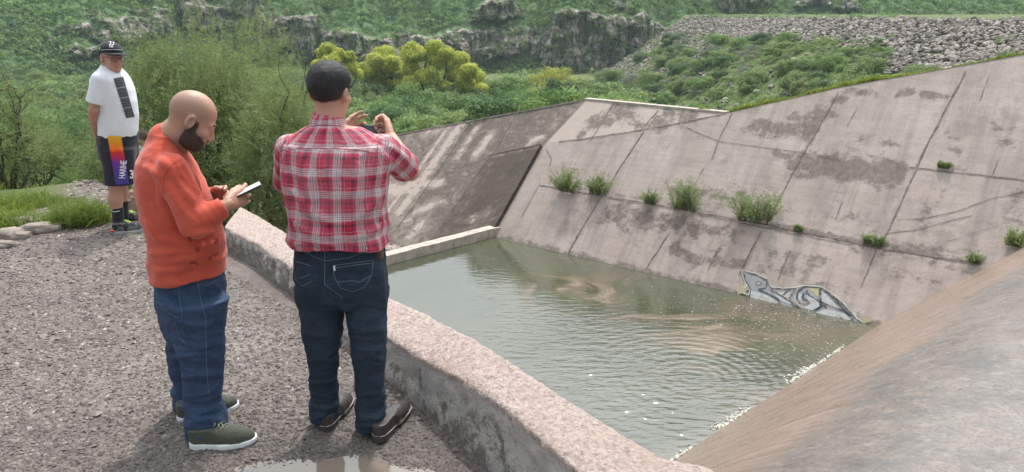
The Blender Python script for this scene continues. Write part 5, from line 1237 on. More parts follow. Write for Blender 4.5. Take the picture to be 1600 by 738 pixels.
def with_folds(f, lo, hi, lines, r=.011, k=.022, h=.014):
    """raise drapery folds along lines laid on the garment's surface"""
    V, F = surface_nets(f, lo, hi, h); S = Surf(V, F); segs = []
    for ln_ in lines:
        hs = []
        for t in np.linspace(0, 1, 6):
            n_ = len(ln_)-1; u = t*n_; i = min(int(u), n_-1); q = np.array(ln_[i])*(1-(u-i))+np.array(ln_[i+1])*(u-i); w_ = S.hit(q[0], q[1], -.004)
            if w_: hs.append(w_[0])
        if len(hs) > 2:
            m_ = len(hs); rad = [r*(.35+.65*math.sin(math.pi*(j+.5)/m_)) for j in range(m_)]; segs.append((hs, rad))
    def g(P):
        d = f(P)
        near = d < .05
        if near.any():
            Q = P[near]; dn_ = d[near]
            for hs, rad in segs:
                c = np.mean(hs, 0); R_ = max(np.linalg.norm(np.array(hs)-c, axis=1))+.06; m = np.linalg.norm(Q-c, axis=1) < R_
                if m.any(): dn_[m] = smin(dn_[m], chain(Q[m], hs, rad, .006), k)
            d = d.copy(); d[near] = dn_
        return d
    return g

def strands(name, V, F, Hc, Hf, mat, parent, n, L, w, flow, seed=1, grey=None):
    """short hair strands lying over a shell"""
    c = V[F].mean(1); nn_ = np.cross(V[F[:, 1]]-V[F[:, 0]], V[F[:, 3]]-V[F[:, 0]]); nn_ /= np.linalg.norm(nn_, axis=1)[:, None]+1e-9
    i = rng.integers(len(c), size=n); C = c[i]+rng.normal(size=(n, 3))*.002; N = nn_[i]; out = (C-Hc); N = np.where((N*out).sum(1)[:, None] < 0, -N, N)
    D = Hf @ np.array(flow, float); D = D[None]-N*(N @ D)[:, None]; D /= np.linalg.norm(D, axis=1)[:, None]+1e-6; D = D+N*rng.uniform(.02, .25, n)[:, None]+rng.normal(size=(n, 3))*.16; D /= np.linalg.norm(D, axis=1)[:, None]
    Lr = L*rng.uniform(.5, 1.2, n); S = np.cross(D, N); S /= np.linalg.norm(S, axis=1)[:, None]+1e-9; ww = w*rng.uniform(.6, 1.3, n)[:, None]*.5
    m_ = C+D*Lr[:, None]*.55; t_ = C+D*Lr[:, None]-N*(Lr*.18)[:, None]
    Vv = np.stack([C-S*ww, C+S*ww, m_+S*ww*.8, m_-S*ww*.8, t_], 1).reshape(-1, 3); k = np.arange(n)*5
    at = {'grey': ('FACE', np.concatenate([grey[F[i, 0]]]*2))} if grey is not None else None
    return mesh_np(name, Vv, [np.stack([k, k+1, k+2, k+3], 1), np.stack([k+3, k+2, k+4], 1)], mat, False, parent, at)
# ------------------------------------------------------------------ the man in the plaid shirt
def man_plaid():
    g0 = (at_z(505, 676, 0)+at_z(592, 686, 0))/2; g0[2] = 0
    e = empty('person', tuple(g0), 'dark haired man in red plaid shirt, back to the camera, raising a phone', 'person')
    D0 = 3.20; fr = frame(6); a, b_ = fr[:, 0], fr[:, 1]
    tor = Prof([sec(398, 459, 603, D0, .145), sec(385, 458, 604, D0, .15), sec(345, 453, 602, D0, .155), sec(300, 447, 602, D0, .148), sec(265, 440, 604, D0, .14), sec(240, 440, 606, D0+.01, .128),
                sec(222, 444, 604, D0+.02, .112), sec(208, 458, 584, D0+.02, .088), sec(198, 474, 566, D0+.02, .066)], a, b_, 2.35)
    sR, eR, wR = W(600, 231, D0+.02), W(640, 268, D0+.20), W(610, 213, D0+.40); sL, eL, wL = W(451, 232, D0+.03), W(452, 292, D0+.20), W(534, 212, D0+.42)
    nb, nt_ = W(512, 205, D0+.03), W(515, 160, D0+.06); Hc = W(516, 143, D0+.07); Hf = frame(17, 6, -2)
    def fhead(P): return head_sdf((P-Hc) @ Hf/1.03)*1.03
    def fneck(P): return smin(fhead(P), cap(P, nb, nt_, .066, .060), .03)
    body = []
    lo, hi = bounds([Hc, nb], .13); V, F = surface_nets(fneck, lo, hi, .0055); body.append((smooth_mesh(V, F), F))
    pelvisz = W(530, 420, D0)
    def fcore(P):
        d = tor(P, -.022); d = smin(d, cap(P, sR, eR, .050, .041), .03); d = smin(d, chain(P, [eR, eR*.6+wR*.4, wR], [.044, .044, .029], .02), .02)
        d = smin(d, cap(P, sL, eL, .050, .041), .03); d = smin(d, chain(P, [eL, eL*.6+wL*.4, wL], [.042, .042, .028], .02), .02)
        d = smin(d, cap(P, nb, nt_-np.array([0, 0, .02]), .055, .052), .04); return d
    lo, hi = bounds([sR, eR, wR, sL, eL, wL, W(459, 398, D0), W(603, 398, D0), nb], .17); V, F = surface_nets(fcore, lo, hi, .009); body.append((smooth_mesh(V, F), F))
    # phone pose: long side across, screen towards him
    pc = W(578, 207, D0+.50); px_ = nrm(np.array([1, .22, -.02])); pn = nrm(np.array([.10, -1, .28])); pn = nrm(pn-px_*(pn @ px_)); pu = np.cross(px_, pn); pu = pu if pu[2] > 0 else -pu
    fR = nrm(pc+px_*.085+pu*.028-wR)
    hR = lambda P: hand(P, wR, nrm(fR*.8+np.array([-.1, .25, .35])), -px_, pu, curls=[(48, 75, 45), (55, 75, 45), (60, 75, 50), (65, 75, 50)], th=(20, 5, 15), sc=1.02)
    fL = nrm(pc-px_*.080+pu*.035-wL)
    hL = lambda P: hand(P, wL, nrm(fL+np.array([0, .1, .05])), px_*.6+np.array([0, 0, -.3]), pu, curls=[(15, 40, 30), (20, 45, 30), (35, 60, 40), (45, 60, 40)], th=(25, 15, 10))
    for fn, w in ((hR, wR), (hL, wL)):
        lo, hi = bounds([w], .16); V, F = surface_nets(fn, lo, hi, .0042); body.append((V, F))
    V, F = join(body); mesh_np('body', V, F, skin('tan_skin', (.47, .275, .20)), True, e)
    # hair
    def fh(P):
        Q = (P-Hc) @ Hf/1.03; y, z, x = Q[:, 1], Q[:, 2], np.abs(Q[:, 0])
        nape = -.082+.02*np.clip((x-.03)/.05, 0, 1)
        reg = np.minimum(np.maximum(nape-z, y+.030), np.maximum(.012+.5*np.clip(y+.03, 0, 1)-z, y-.066)); sb = np.maximum(np.maximum(-.03-z, z-.03), np.maximum(y-.022, -.03-y))
        reg = np.minimum(reg, sb)
        th_ = .004+.008*sstep(-.03, .09, z); nz = .003*fbm(np.stack([Q[:, 0]*160, Q[:, 1]*160, Q[:, 2]*45], -1), 3, 5)
        return np.maximum(np.maximum(head_sdf(Q, False)-th_+nz*1.0, reg+nz*1.5), -ell(np.stack([x, y, z], -1), (.085, -.004, -.012), (.030, .022, .036)))
    lo, hi = bounds([Hc], .135); V, F = surface_nets(fh, lo, hi, .0045)
    Q = (V-Hc) @ Hf; gry = np.clip(.55*sstep(.06, .085, np.abs(Q[:, 0]))*(1-sstep(-.03, .03, Q[:, 2]))+.25*sstep(.05, .1, Q[:, 2])*0, 0, 1)
    hb = NB('dark_hair'); q = hb.noise(hb.mapv(hb.pos(), (1, 1, .16)), 320, 4, .7); hb.base(hb.mix(hb.math('MULTIPLY', hb.attr('grey'), hb.ramp(q, [(.4, .2), (.6, 1.)])), hb.mix(hb.ramp(q, [(.45, 0.), (.7, 1.)]), (.006, .006, .007), (.045, .045, .05)), (.27, .27, .28)), .42, .5); hb.bump(q, .8, .003)
    hr = mesh_np('hair', V, F, hb.m, True, e, {'grey': ('POINT', gry)})
    up_h = (Q[:, 2] > .03)[F[:, 0]]
    st1 = strands('strands', V, F[~up_h], Hc, Hf, hb.m, e, 6500, .013, .0013, (0, -.15, -1), grey=gry); st1.matrix_parent_inverse = Matrix.Identity(4); st1.parent = hr
    st2 = strands('strands', V, F[up_h], Hc, Hf, hb.m, e, 6500, .020, .0014, (.25, .6, -.1), grey=gry); st2.matrix_parent_inverse = Matrix.Identity(4); st2.parent = hr
    # shirt
    cuR = sR*.22+eR*.78+0*sR; cuL = sL*.15+eL*.85; cuR = sR+(eR-sR)*.93
    dR = nrm(eR-sR); dL = nrm(eL-sL)
    def sl(P, s_, e_, d_, L_):
        q = cap(P, s_, e_+d_*.05, .060, .074); fold = .006*rid(P, (14, 14, 14), 33)
        return np.maximum(q-fold*.5, (P-(s_+d_*L_)) @ d_)
    LR = np.linalg.norm(eR-sR)*.86; LLf = np.linalg.norm(eL-sL)*.90
    hemz = W(530, 395, D0-.15)[2]
    colc = nb+np.array([0, .01, .028])
    def ft(P):
        x, y, wx, wy = tor.loc(P); d = tor(P)
        low = 1-sstep(-.02, .25, P[:, 2]-hemz); yoke = W(520, 234, D0-.12)[2]
        f1 = rid(np.stack([x*15, P[:, 2]*4+y*3, y*5], -1), (1, 1, 1), 41); f2 = rid(P, (7, 7, 13), 42); f3 = rid(P, (20, 20, 9), 45)
        amp = np.where(P[:, 2] > yoke, .15, 1.)
        d = d-(.010*f1+.011*f2*low+.004*f3)*amp+.004
        d = smin(d, chain(P, [nb-np.array([0, .0, .01]), colc, colc+np.array([0, .012, .02])], [.078, .074, .072], .01, (b_, .95)), .018)
        return d
    def fs(P):
        d = ft(P); d = smin(d, sl(P, sR, eR, dR, LR), .022); d = smin(d, sl(P, sL, eL, dL, LLf), .022)
        d = np.maximum(d, hemz+.010*np.sin(P[:, 0]*14)+.02*((P[:, 0]-W(530, 389, D0)[0])/.2)**2*0-P[:, 2])
        neckcut = cap(P, nb-np.array([0, 0, .02]), nb+(nt_-nb)*2.2, .063, .060); return np.maximum(d, -neckcut)
    lo, hi = bounds([sR, eR, sL, eL, W(459, 395, D0), W(603, 395, D0), nb+[0, 0, .07]], .20); lo[2] = hemz-.03; hi[2] = nb[2]+.12
    ft0 = fs; fs = with_folds(ft0, lo, hi, [[(470, 243), (476, 270), (480, 305)], [(562, 245), (556, 275), (546, 305)], [(500, 240), (503, 275)], [(535, 240), (531, 272)], [(455, 296), (480, 325), (512, 345)], [(600, 296), (580, 322), (556, 342)], [(458, 350), (490, 366), (530, 372)], [(600, 348), (575, 366), (545, 374)], [(468, 325), (505, 345), (545, 350)], [(470, 372), (520, 384)], [(590, 300), (594, 340)], [(600, 245), (622, 262)], [(606, 262), (630, 278)], [(612, 232), (636, 250)], [(448, 240), (444, 262)]])
    V, F = surface_nets(fs, lo, hi, .0062)
    # plaid coordinates per face corner
    cen = V[F].mean(1); dt, dr, dl = tor(cen), sl(cen, sR, eR, dR, LR), sl(cen, sL, eL, dL, LLf); which = np.argmin(np.stack([dt+.012, dr, dl]), 0)
    x, y, wx, wy = tor.loc(V); ang = np.arctan2(x/wx, -y/wy); yk = W(520, 234, D0-.12)[2]
    UVt = np.stack([ang*.185+.01*fbm(V*5, 2, 61), V[:, 2]+.012*fbm(V*4, 2, 62)], -1); UVt[:, 0] += np.where(V[:, 2] > yk, .031, 0)
    def UVa(s_, d_):
        q = V-s_; t = q @ d_; r_ = q-t[:, None]*d_; X = nrm(np.cross(d_, [0, 0, 1])); Y = np.cross(d_, X); return np.stack([np.arctan2(r_ @ X, r_ @ Y)*.075, t], -1)
    U3 = np.stack([UVt, UVa(sR, dR), UVa(sL, dL)]); uv = np.stack([U3[which, F[:, k]] for k in range(4)], 1)
    for c_ in range(1, 4):
        dlt = uv[:, c_, 0]-uv[:, 0, 0]; per = np.where(which == 0, .185*2*math.pi, .075*2*math.pi); uv[:, c_, 0] -= np.round(dlt/per)*per
    pb = NB('plaid_cotton'); um = pb.n('UVMap'); sx = pb.n('SeparateXYZ'); pb.l(um.outputs[0], sx.inputs[0])
    RED, DRK, WHT, BLK, GRY = (.46, .028, .075), (.085, .018, .028), (.60, .54, .55), (.02, .02, .025), (.33, .27, .28)
    st_ = [(0, RED), (.13, DRK), (.24, RED), (.38, WHT), (.395, RED), (.41, WHT), (.47, BLK), (.488, WHT), (.545, GRY), (.56, BLK), (.578, WHT), (.65, BLK), (.668, WHT), (.72, RED), (.735, WHT), (.75, RED), (.87, WHT), (.885, RED)]
    def band(o, per):
        f = pb.math('FRACT', pb.math('DIVIDE', o, per)); return pb.ramp(f, st_, 'CONSTANT')
    wp, wf = band(sx.outputs[0], .078), band(sx.outputs[1], .096)
    tw = pb.n('TexChecker'); tw.inputs['Scale'].default_value = 420; pb.l(um.outputs[0], tw.inputs[0])
    c = pb.mix(.5, wp, wf); c = pb.mix(pb.ramp(pb.noise(pb.pos(), 12, 3), [(.3, 0.), (.7, .25)]), c, (.5, .3, .33))
    pb.base(c, .85, .2); n1 = pb.bump(pb.noise(pb.mapv(pb.pos(), (1.5, 1.5, .8)), 12, 4, .6, 1.2), .7, .02); pb.bump(pb.noise(pb.pos(), 800, 2), .2, .0006, n1)
    sh = mesh_np('shirt', V, F, pb.m, True, e, uv=uv.reshape(-1, 2)); SS_ = Surf(V, F)
    seam = simple('shirt_seam', (.30, .06, .08), .9, .3, 80)
    o = decal_lines('seam', SS_, [[(438, 236), (470, 232), (520, 232), (560, 235), (590, 240)], [(592, 218), (588, 240), (594, 262)], [(447, 214), (440, 232), (440, 250)], [(470, 200), (500, 196), (530, 197), (548, 204)]], .0035, seam, e, .001); 
    if o: o.matrix_parent_inverse = Matrix.Identity(4); o.parent = sh
    # trousers
    rows = lambda l: [sec(*r) for r in l]
    hip = Prof(rows([(376, 461, 601, D0, .128), (400, 460, 603, D0, .132), (430, 459, 605, D0, .138), (452, 461, 606, D0, .130), (472, 468, 604, D0-.0, .105)]), a, b_, 2.2)
    lg = Prof(rows([(450, 462, 536, D0, .105), (500, 472, 536, D0, .092), (540, 478, 531, D0, .078), (575, 483, 528, D0+.0, .070), (620, 486, 526, D0+.02, .068), (674, 489, 530, D0+.02, .080)]), a, b_, 2.1)
    rg = Prof(rows([(450, 534, 607, D0, .105), (500, 543, 604, D0-.02, .092), (540, 548, 602, D0-.04, .080), (575, 552, 601, D0-.05, .072), (620, 558, 601, D0-.05, .070), (688, 558, 603, D0-.04, .082)]), a, b_, 2.1)
    hemL, hemR = W(508, 668, D0)[2]-.0, W(580, 681, D0)[2]
    hemL = max(hemL, .045); hemR = max(hemR, .045)
    def fj(P):
        d1 = np.maximum(lg(P), hemL-P[:, 2]); d2 = np.maximum(rg(P), hemR-P[:, 2]); ank = 1-sstep(.08, .42, P[:, 2]); kn = np.exp(-((P[:, 2]-.48)/.10)**2)
        d = smin(smin(d1, hip(P), .03), 9+0*d1, .01); d = smin(d, d2, .012)
        f = rid(P, (5, 5, 20), 51)*.011*(ank+.6*kn+.15)+rid(P+P[:, [2, 0, 1]]*.35, (8, 8, 12), 52)*.006*(1-.4*ank)
        butt = smin(ell(P, W(497, 440, D0-.085), (.085, .055, .10)), ell(P, W(570, 440, D0-.085), (.085, .055, .10)), .02)
        d = smin(d, butt, .035)+.004; d = d-f
        return np.maximum(d, P[:, 2]-W(530, 372, D0)[2])
    lo, hi = bounds([W(455, 376, D0), W(608, 376, D0), g0, W(505, 668, D0), W(600, 680, D0)], .18); lo[2] = .03
    fj0 = fj; fj = with_folds(fj0, lo, hi, [[(480, 543), (505, 552), (530, 550)], [(482, 566), (508, 560), (527, 564)], [(548, 540), (575, 550), (603, 546)], [(552, 562), (578, 556), (601, 564)], [(488, 636), (510, 640), (528, 632)], [(489, 655), (510, 650), (529, 656)], [(558, 652), (582, 656), (603, 648)], [(558, 670), (582, 664), (602, 670)], [(536, 482), (510, 472), (488, 474)], [(541, 484), (566, 474), (590, 476)], [(476, 520), (505, 526)], [(560, 520), (600, 516)], [(486, 600), (522, 596)], [(556, 620), (598, 612)], [(466, 410), (480, 420)]], .010, .018)
    V, F = surface_nets(fj, lo, hi, .007); fade = np.clip(.10+.35*np.exp(-((V[:, 2]-.62)/.2)**2)*(fbm(V*6, 2, 9)*.5+.5)+.2*(1-sstep(.08, .3, V[:, 2]))*(rid(V, (6, 6, 26), 51)*.5+.5), 0, 1)
    je = mesh_np('jeans', V, F, denim('dark_denim', (.013, .023, .040), (.055, .09, .125)), True, e, {'fade': ('POINT', fade)}); SJ = Surf(V, F)
    X = lambda l: [(420+x/2.004, 370+y/2.004) for x, y in l]
    o = decal_lines('stitching', SJ, [X([(88, 78), (132, 92)]), X([(80, 85), (85, 135), (105, 155), (135, 140)]), X([(88, 30), (140, 62), (175, 76)]), X([(175, 76), (250, 66), (318, 42)]), X([(203, 90), (325, 74)]), X([(205, 98), (325, 82)]), X([(203, 90), (205, 125), (225, 160), (262, 172), (300, 158), (322, 120), (327, 76)]),
        X([(212, 142), (262, 138), (285, 143), (322, 120)]), X([(176, 40), (175, 150), (232, 190)]), X([(100, 130), (130, 118)])], .0028, M_stitch, e, .0015)
    subpart(o, je)
    pt = simple('tan_leather', (.36, .23, .12), .7, .2, 30); o = decal_quad('leather_patch', SJ, [(561, 386), (581, 381), (581, 388), (561, 393)], 8, 4, pt, e, .004); 
    if o: subpart(o, je)
    o = decal_quad('pocket_tab', SJ, [(521, 415), (524, 414.6), (524.4, 423), (521.6, 423)], 3, 4, simple('white_tab', (.7, .7, .7), .8, .1, 40), e, .004)
    if o: subpart(o, je)
    # belt end / leather case on the right hip
    bc = W(592, 390, D0-.05)
    def fb(P): q = P-bc; return np.maximum(np.linalg.norm(np.maximum(np.abs(np.stack([q @ a, q @ b_, q[:, 2]], -1))-np.array([.010, .020, .034]), 0), axis=1)-.008, -9)
    V, F = surface_nets(fb, bc-.07, bc+.07, .005); mesh_np('belt_pouch', V, F, simple('brown_leather', (.08, .035, .025), .5, .25, 40), True, e)
    # boots
    mb = simple('brown_boot_leather', (.045, .034, .034), .5, .25, 25, .3, 60); ms = simple('boot_sole', (.055, .045, .04), .8, .2, 30)
    for hx, tx in (((506, 678), (546, 628)), ((589, 694), (636, 641))):
        h_, t_ = at_z(*hx, 0), at_z(*tx, 0); h_[2] = t_[2] = 0.0
        up_ = shoe(e, h_, t_, .050, mb, ms, .034, .040, .095, boot=True)
        L = np.linalg.norm(t_-h_); f = (t_-h_)/L; sd_ = np.array([f[1], -f[0], 0]); w = .050
        pts = [h_+f*(w*.72)+np.array([0, 0, .040])+(-f*math.cos(q)*(w*.72)+sd_*math.sin(q)*w*.74) for q in np.linspace(-1.4, 1.4, 9)]
        side = lambda s_: [h_+f*L*t+sd_*s_*w*(.76 if t < .5 else .95 if t < .8 else .80)+np.array([0, 0, .034]) for t in (.3, .45, .62, .78, .88)]
        toe_ = [t_-f*w*.85+(f*math.cos(q)*w*.86+sd_*math.sin(q)*w*.86)+np.array([0, 0, .034]) for q in np.linspace(1.2, -1.2, 8)]
        V, F = tubes([(np.array(pts+side(1)+toe_+side(-1)[::-1]), .0030)], 5); subpart(mesh_np('welt', V, F, simple('tan_welt', (.42, .36, .32), .7, .1, 30), True), up_)
    # phone (held: its own thing)
    pe = empty('phone', tuple(pc), 'dark phone held up sideways by the man in the plaid shirt', 'phone'); Hh = np.array([.078, .0045, .037])
    def rb(P, c0, H, r): q = P-c0; Q = np.stack([q @ px_, q @ pn, q @ pu], -1); return np.linalg.norm(np.maximum(np.abs(Q)-(H-r), 0), axis=1)-r
    V, F = surface_nets(lambda P: rb(P, pc, Hh, .004), pc-.1, pc+.1, .003); mesh_np('case', V, F, simple('dark_phone_case', (.03, .035, .045), .3, .1, 30), True, pe)
    sc_ = pc+pn*.0052; q = [sc_-px_*.073-pu*.033, sc_+px_*.073-pu*.033, sc_+px_*.073+pu*.033, sc_-px_*.073+pu*.033]; mesh_np('screen', np.array(q), np.array([[0, 1, 2, 3]]), simple('phone_glass', (.07, .085, .11), .12, .05, 30), False, pe)
man_plaid()
# ------------------------------------------------------------------ the bald man in orange
def man_orange():
    g0 = (at_z(345, 694, 0)+at_z(320, 655, 0))/2; g0[2] = 0
    e = empty('person', tuple(g0), 'bald bearded man in orange top and blue jeans looking down at a phone', 'person')
    D0 = 3.22; fr = frame(72); a, b_ = fr[:, 0], fr[:, 1]
    # sections: profile view, so the drawn width is the body's depth (front axis)
    def s2(py, L, Rr, dep, side): z, cx, cy, w, hd = sec(py, L, Rr, dep, side); return (z, cx, cy, side, w*1.0)
    tor = Prof([s2(440, 246, 347, D0, .15), s2(415, 242, 347, D0, .155), s2(375, 239, 346, D0, .16), s2(335, 227, 334, D0, .16), s2(300, 221, 320, D0, .165), s2(270, 218, 306, D0, .17),
                s2(250, 220, 294, D0, .165), s2(235, 227, 285, D0, .14), s2(224, 235, 276, D0, .11), s2(213, 244, 272, D0, .075)], a, b_, 2.1)
    sR, eR, wR = W(268, 268, D0-.15), W(304, 350, D0-.18), W(357, 319, D0-.10); sL, eL, wL = W(262, 266, D0+.18), W(305, 335, D0+.22), W(336, 303, D0+.12)
    nb, nt_ = W(258, 222, D0+.0), W(288, 195, D0); Hc = W(301.5, 186, D0-.01); Hf = frame(66, 36, 0)
    def fhead(P): return head_sdf((P-Hc) @ Hf/1.02)*1.02
    def fneck(P): d = smin(fhead(P), cap(P, nb, nt_, .068, .062), .035); return smin(d, cap(P, W(276, 232, D0), W(296, 205, D0), .045, .045), .03)
    body = []; lo, hi = bounds([Hc, nb], .14); V, F = surface_nets(fneck, lo, hi, .0048); body.append((smooth_mesh(V, F), F))
    def fcore(P):
        d = tor(P, -.022); d = smin(d, cap(P, sR, eR, .048, .04), .03); d = smin(d, chain(P, [eR, eR*.6+wR*.4, wR], [.042, .042, .027], .02), .02)
        d = smin(d, cap(P, sL, eL, .048, .04), .03); return smin(d, chain(P, [eL, eL*.6+wL*.4, wL], [.042, .042, .027], .02), .02)
    lo, hi = bounds([sR, eR, wR, sL, eL, wL, W(238, 440, D0), W(351, 440, D0), nb], .16); V, F = surface_nets(fcore, lo, hi, .010); body.append((smooth_mesh(V, F), F))
    pc = W(383, 299, D0-.02); pl = nrm(W(397, 291, D0-.02+.03)-W(370, 304, D0-.02-.0)); pw_ = nrm(a*1.0+np.array([0, 0, -.05])); pw_ = nrm(pw_-pl*(pw_ @ pl)); pn = np.cross(pl, pw_); pn = pn if pn[2] > 0 else -pn
    # tilt the screen a little so it also faces the camera side
    hR = lambda P: hand(P, wR, nrm((pc-pl*.02-pn*.02)-wR+np.array([0, 0, .005])), pn*.6-a*.7, -a*.2+pn, curls=[(12, 40, 30), (18, 45, 30), (22, 48, 35), (28, 50, 35)], th=(28, 5, 25), sc=1.)
    hL = lambda P: hand(P, wL, nrm((pc-pl*.01)-wL+np.array([0, 0, .0])), pn*.5+a*.7, a*.2+pn, curls=[(5, 25, 20), (15, 35, 25), (25, 45, 30), (30, 50, 30)], th=(20, 10, 15), sc=1.)
    for fn, w in ((hR, wR), (hL, wL)):
        lo, hi = bounds([w], .165); V, F = surface_nets(fn, lo, hi, .0038); body.append((V, F))
    V, F = join(body)
    Q = (V-Hc) @ Hf; scalp = np.where(np.linalg.norm(V-Hc, axis=1) < .16, sstep(-.02, .03, Q[:, 2]-.35*Q[:, 1]+.005)*(1-sstep(.045, .075, Q[:, 1]-.3*Q[:, 2]))*sstep(.045, .075, np.abs(Q[:, 0])+.6*np.clip(-Q[:, 1], 0, 1)), 0)
    yq, zq, xq = Q[:, 1], Q[:, 2], np.abs(Q[:, 0]); stub = sstep(-.02, .012, -(np.maximum(zq+.018+.42*np.clip(yq-.01, 0, 1), -.022-yq)))*(np.linalg.norm(V-Hc, axis=1) < .17)*(zq > -.16)
    scalp = np.maximum(scalp, 1.25*stub*(1-.8*((yq > .085) & (zq < -.055) & (zq > -.08))))
    sb = NB('olive_skin'); f = sb.noise(sb.pos(), 28, 4); c = sb.mix(sb.ramp(f, [(.35, 0.), (.65, 1.)]), (.44, .255, .185), (.47, .245, .17)); c = sb.mix(sb.math('MULTIPLY', sb.attr('scalp'), .38), c, (.16, .12, .11))
    sb.base(c, .42, .45); sb.p.inputs['Subsurface Weight'].default_value = .12; sb.p.inputs['Subsurface Radius'].default_value = (.02, .008, .004); sb.p.inputs['Subsurface Scale'].default_value = .5; sb.bump(sb.noise(sb.pos(), 200, 4, .7), .5, .002)
    mesh_np('body', V, F, sb.m, True, e, {'scalp': ('POINT', scalp)})
    def fbd(P):
        Q = (P-Hc) @ Hf/1.02; y, z, x = Q[:, 1], Q[:, 2], np.abs(Q[:, 0]); nz = .002*fbm(Q*170, 3, 5)
        reg = np.maximum(z+.030+.42*np.clip(y-.01, 0, 1)+.0, -.008-y); lip = .013-np.sqrt((x*.55)**2+(z+.070)**2+0*(y-.09)**2); lipreg = np.where(y > .06, lip, -1)
        side = np.maximum(np.maximum(z-.004, -.05-z), np.maximum(y-.026, .008-y)); reg = np.minimum(reg, side)
        return np.maximum(np.maximum(head_sdf(Q, False)-.0035+nz, reg+nz*2.5), lipreg)
    lo, hi = bounds([Hc], .14); V, F = surface_nets(fbd, lo, hi, .0042)
    hb = NB('dark_beard'); q = hb.noise(hb.pos(), 420, 4, .7); hb.base(hb.mix(hb.ramp(q, [(.45, 0.), (.7, 1.)]), (.05, .036, .030), (.13, .095, .08)), .6, .4); hb.bump(q, .9, .003)
    br_ = mesh_np('beard', V, F, hb.m, True, e); st3 = strands('strands', V, F, Hc, Hf, hb.m, e, 9000, .011, .0011, (0, .35, -1)); subpart(st3, br_)
    def feb(P):
        Q = (P-Hc) @ Hf/1.02; QX = Q.copy(); QX[:, 0] = np.abs(Q[:, 0]); return np.minimum(cap(QX, (.016, .090, .024), (.046, .078, .024), .005, .003), cap(QX, (.020, .0885, -.004), (.042, .081, -.004), .0022, .0018))
    V, F = surface_nets(feb, lo, hi, .0028); mesh_np('eyebrows', V, F, hb.m, True, e)
    # shirt
    hemz = W(290, 428, D0)[2]; hemc = W(290, 428, D0)
    cuR = wR-(wR-eR)*.14; cuL = wL-(wL-eL)*.10
    def slv(P, s_, e_, c_):
        up_ = cap(P, s_, e_, .066, .056); lo_ = cap(P, e_, c_, .055, .037); d = smin(up_, lo_, .02); d1 = nrm(c_-e_); t = (P-e_) @ d1
        f = .009*rid(P @ np.stack([d1*30, np.cross(d1, [0, 0, 1])*7, np.array([0, 0, 8.])], 1), (1, 1, 1), 71)*sstep(-.05, .12, t)+.007*rid(P+P[:, [2, 0, 1]]*.5, (9, 9, 6), 72)
        return np.maximum(d-f, (P-c_) @ d1)
    def ft(P):
        x, y, wx, wy = tor.loc(P); low = 1-sstep(0, .3, P[:, 2]-hemz)
        d = tor(P)-.004-(.008*rid(np.stack([x*5+y*4, y*6-P[:, 2]*5, P[:, 2]*7], -1), (1, 1, 1), 73)+.011*rid(np.stack([x*4, y*4, P[:, 2]*13], -1), (1, 1, 1), 74)*low)
        d = smin(d, cap(P, nb+np.array([0, 0, -.02]), nb+nrm(nt_-nb)*.012, .082, .078), .02); return d
    def fs(P):
        d = ft(P); d = smin(d, slv(P, sR, eR, cuR), .020); d = smin(d, slv(P, sL, eL, cuL), .020)
        d = np.maximum(d, hemz+.10*((P-hemc) @ b_)-P[:, 2]+.006*np.sin(((P-hemc) @ b_)*25)); return np.maximum(d, -cap(P, nb-np.array([0, 0, .02]), nb+(nt_-nb)*2.0, .072, .065))
    lo, hi = bounds([sR, eR, cuR, sL, eL, cuL, W(238, 445, D0), W(351, 445, D0), nb+[0, 0, .05]], .17); lo[2] = hemz-.03
    fs0 = fs; fs = with_folds(fs0, lo, hi, [[(296, 338), (312, 352)], [(306, 330), (322, 348)], [(317, 325), (331, 342)], [(328, 320), (340, 334)], [(338, 316), (348, 328)], [(266, 296), (276, 318), (292, 336)], [(284, 290), (300, 316)], [(248, 292), (254, 325), (268, 352)], [(240, 322), (258, 352), (286, 372)], [(236, 396), (265, 396), (300, 386)], [(244, 410), (285, 408), (322, 396)], [(246, 372), (276, 380), (310, 376)], [(288, 392), (318, 386), (340, 378)], [(230, 350), (244, 372)], [(300, 368), (330, 362)], [(228, 262), (250, 276)], [(300, 268), (312, 292)], [(252, 250), (262, 262)], [(240, 424), (290, 420)]], .012, .020)
    V, F = surface_nets(fs, lo, hi, .0062)
    hh_ = simple('orange_jersey', (.62, .105, .055), .85, .1, 8)
    ob = NB('orange_jersey'); P = ob.pos(); c = ob.mix(ob.ramp(ob.noise(P, 7, 4), [(.3, 0.), (.7, 1.)]), (.47, .070, .042), (.58, .10, .060)); ob.base(c, .85, .2); ob.p.inputs['Sheen Weight'].default_value = .2
    n1 = ob.bump(ob.noise(ob.mapv(P, (1, 1, 1.6)), 9, 3, .5, 1.2), .4, .02); ob.bump(ob.noise(P, 700, 2), .2, .0006, n1)
    sh = mesh_np('long_sleeve_top', V, F, ob.m, True, e); SO = Surf(V, F)
    sm = simple('orange_seam', (.36, .05, .035), .9, .1, 60)
    X = lambda l: [(200+x/2.173, 120+y/2.173) for x, y in l]
    o = decal_lines('seam', SO, [X([(78, 200), (130, 210), (170, 240), (188, 262)]), X([(190, 275), (150, 300), (122, 340), (118, 400), (140, 450)])], .003, sm, e, .001); subpart(o, sh)
    pr = NB('faded_print_ink'); pr.base((.33, .05, .04), .9, .1)
    pr_lines = []
    rr = random.Random(4)
    for (cx, cy) in [(215, 560), (240, 590), (292, 600), (215, 635), (280, 625), (300, 565)]:
        q = [(cx, cy)]; 
        for k in range(5): q.append((q[-1][0]+rr.uniform(-9, 9), q[-1][1]+rr.uniform(-9, 9)))
        pr_lines.append(X(q))
    for ln_ in pr_lines:
        o = decal_lines('print_mark', SO, [ln_], .010, pr.m, e, .0015, 1.)
        if o: subpart(o, sh)
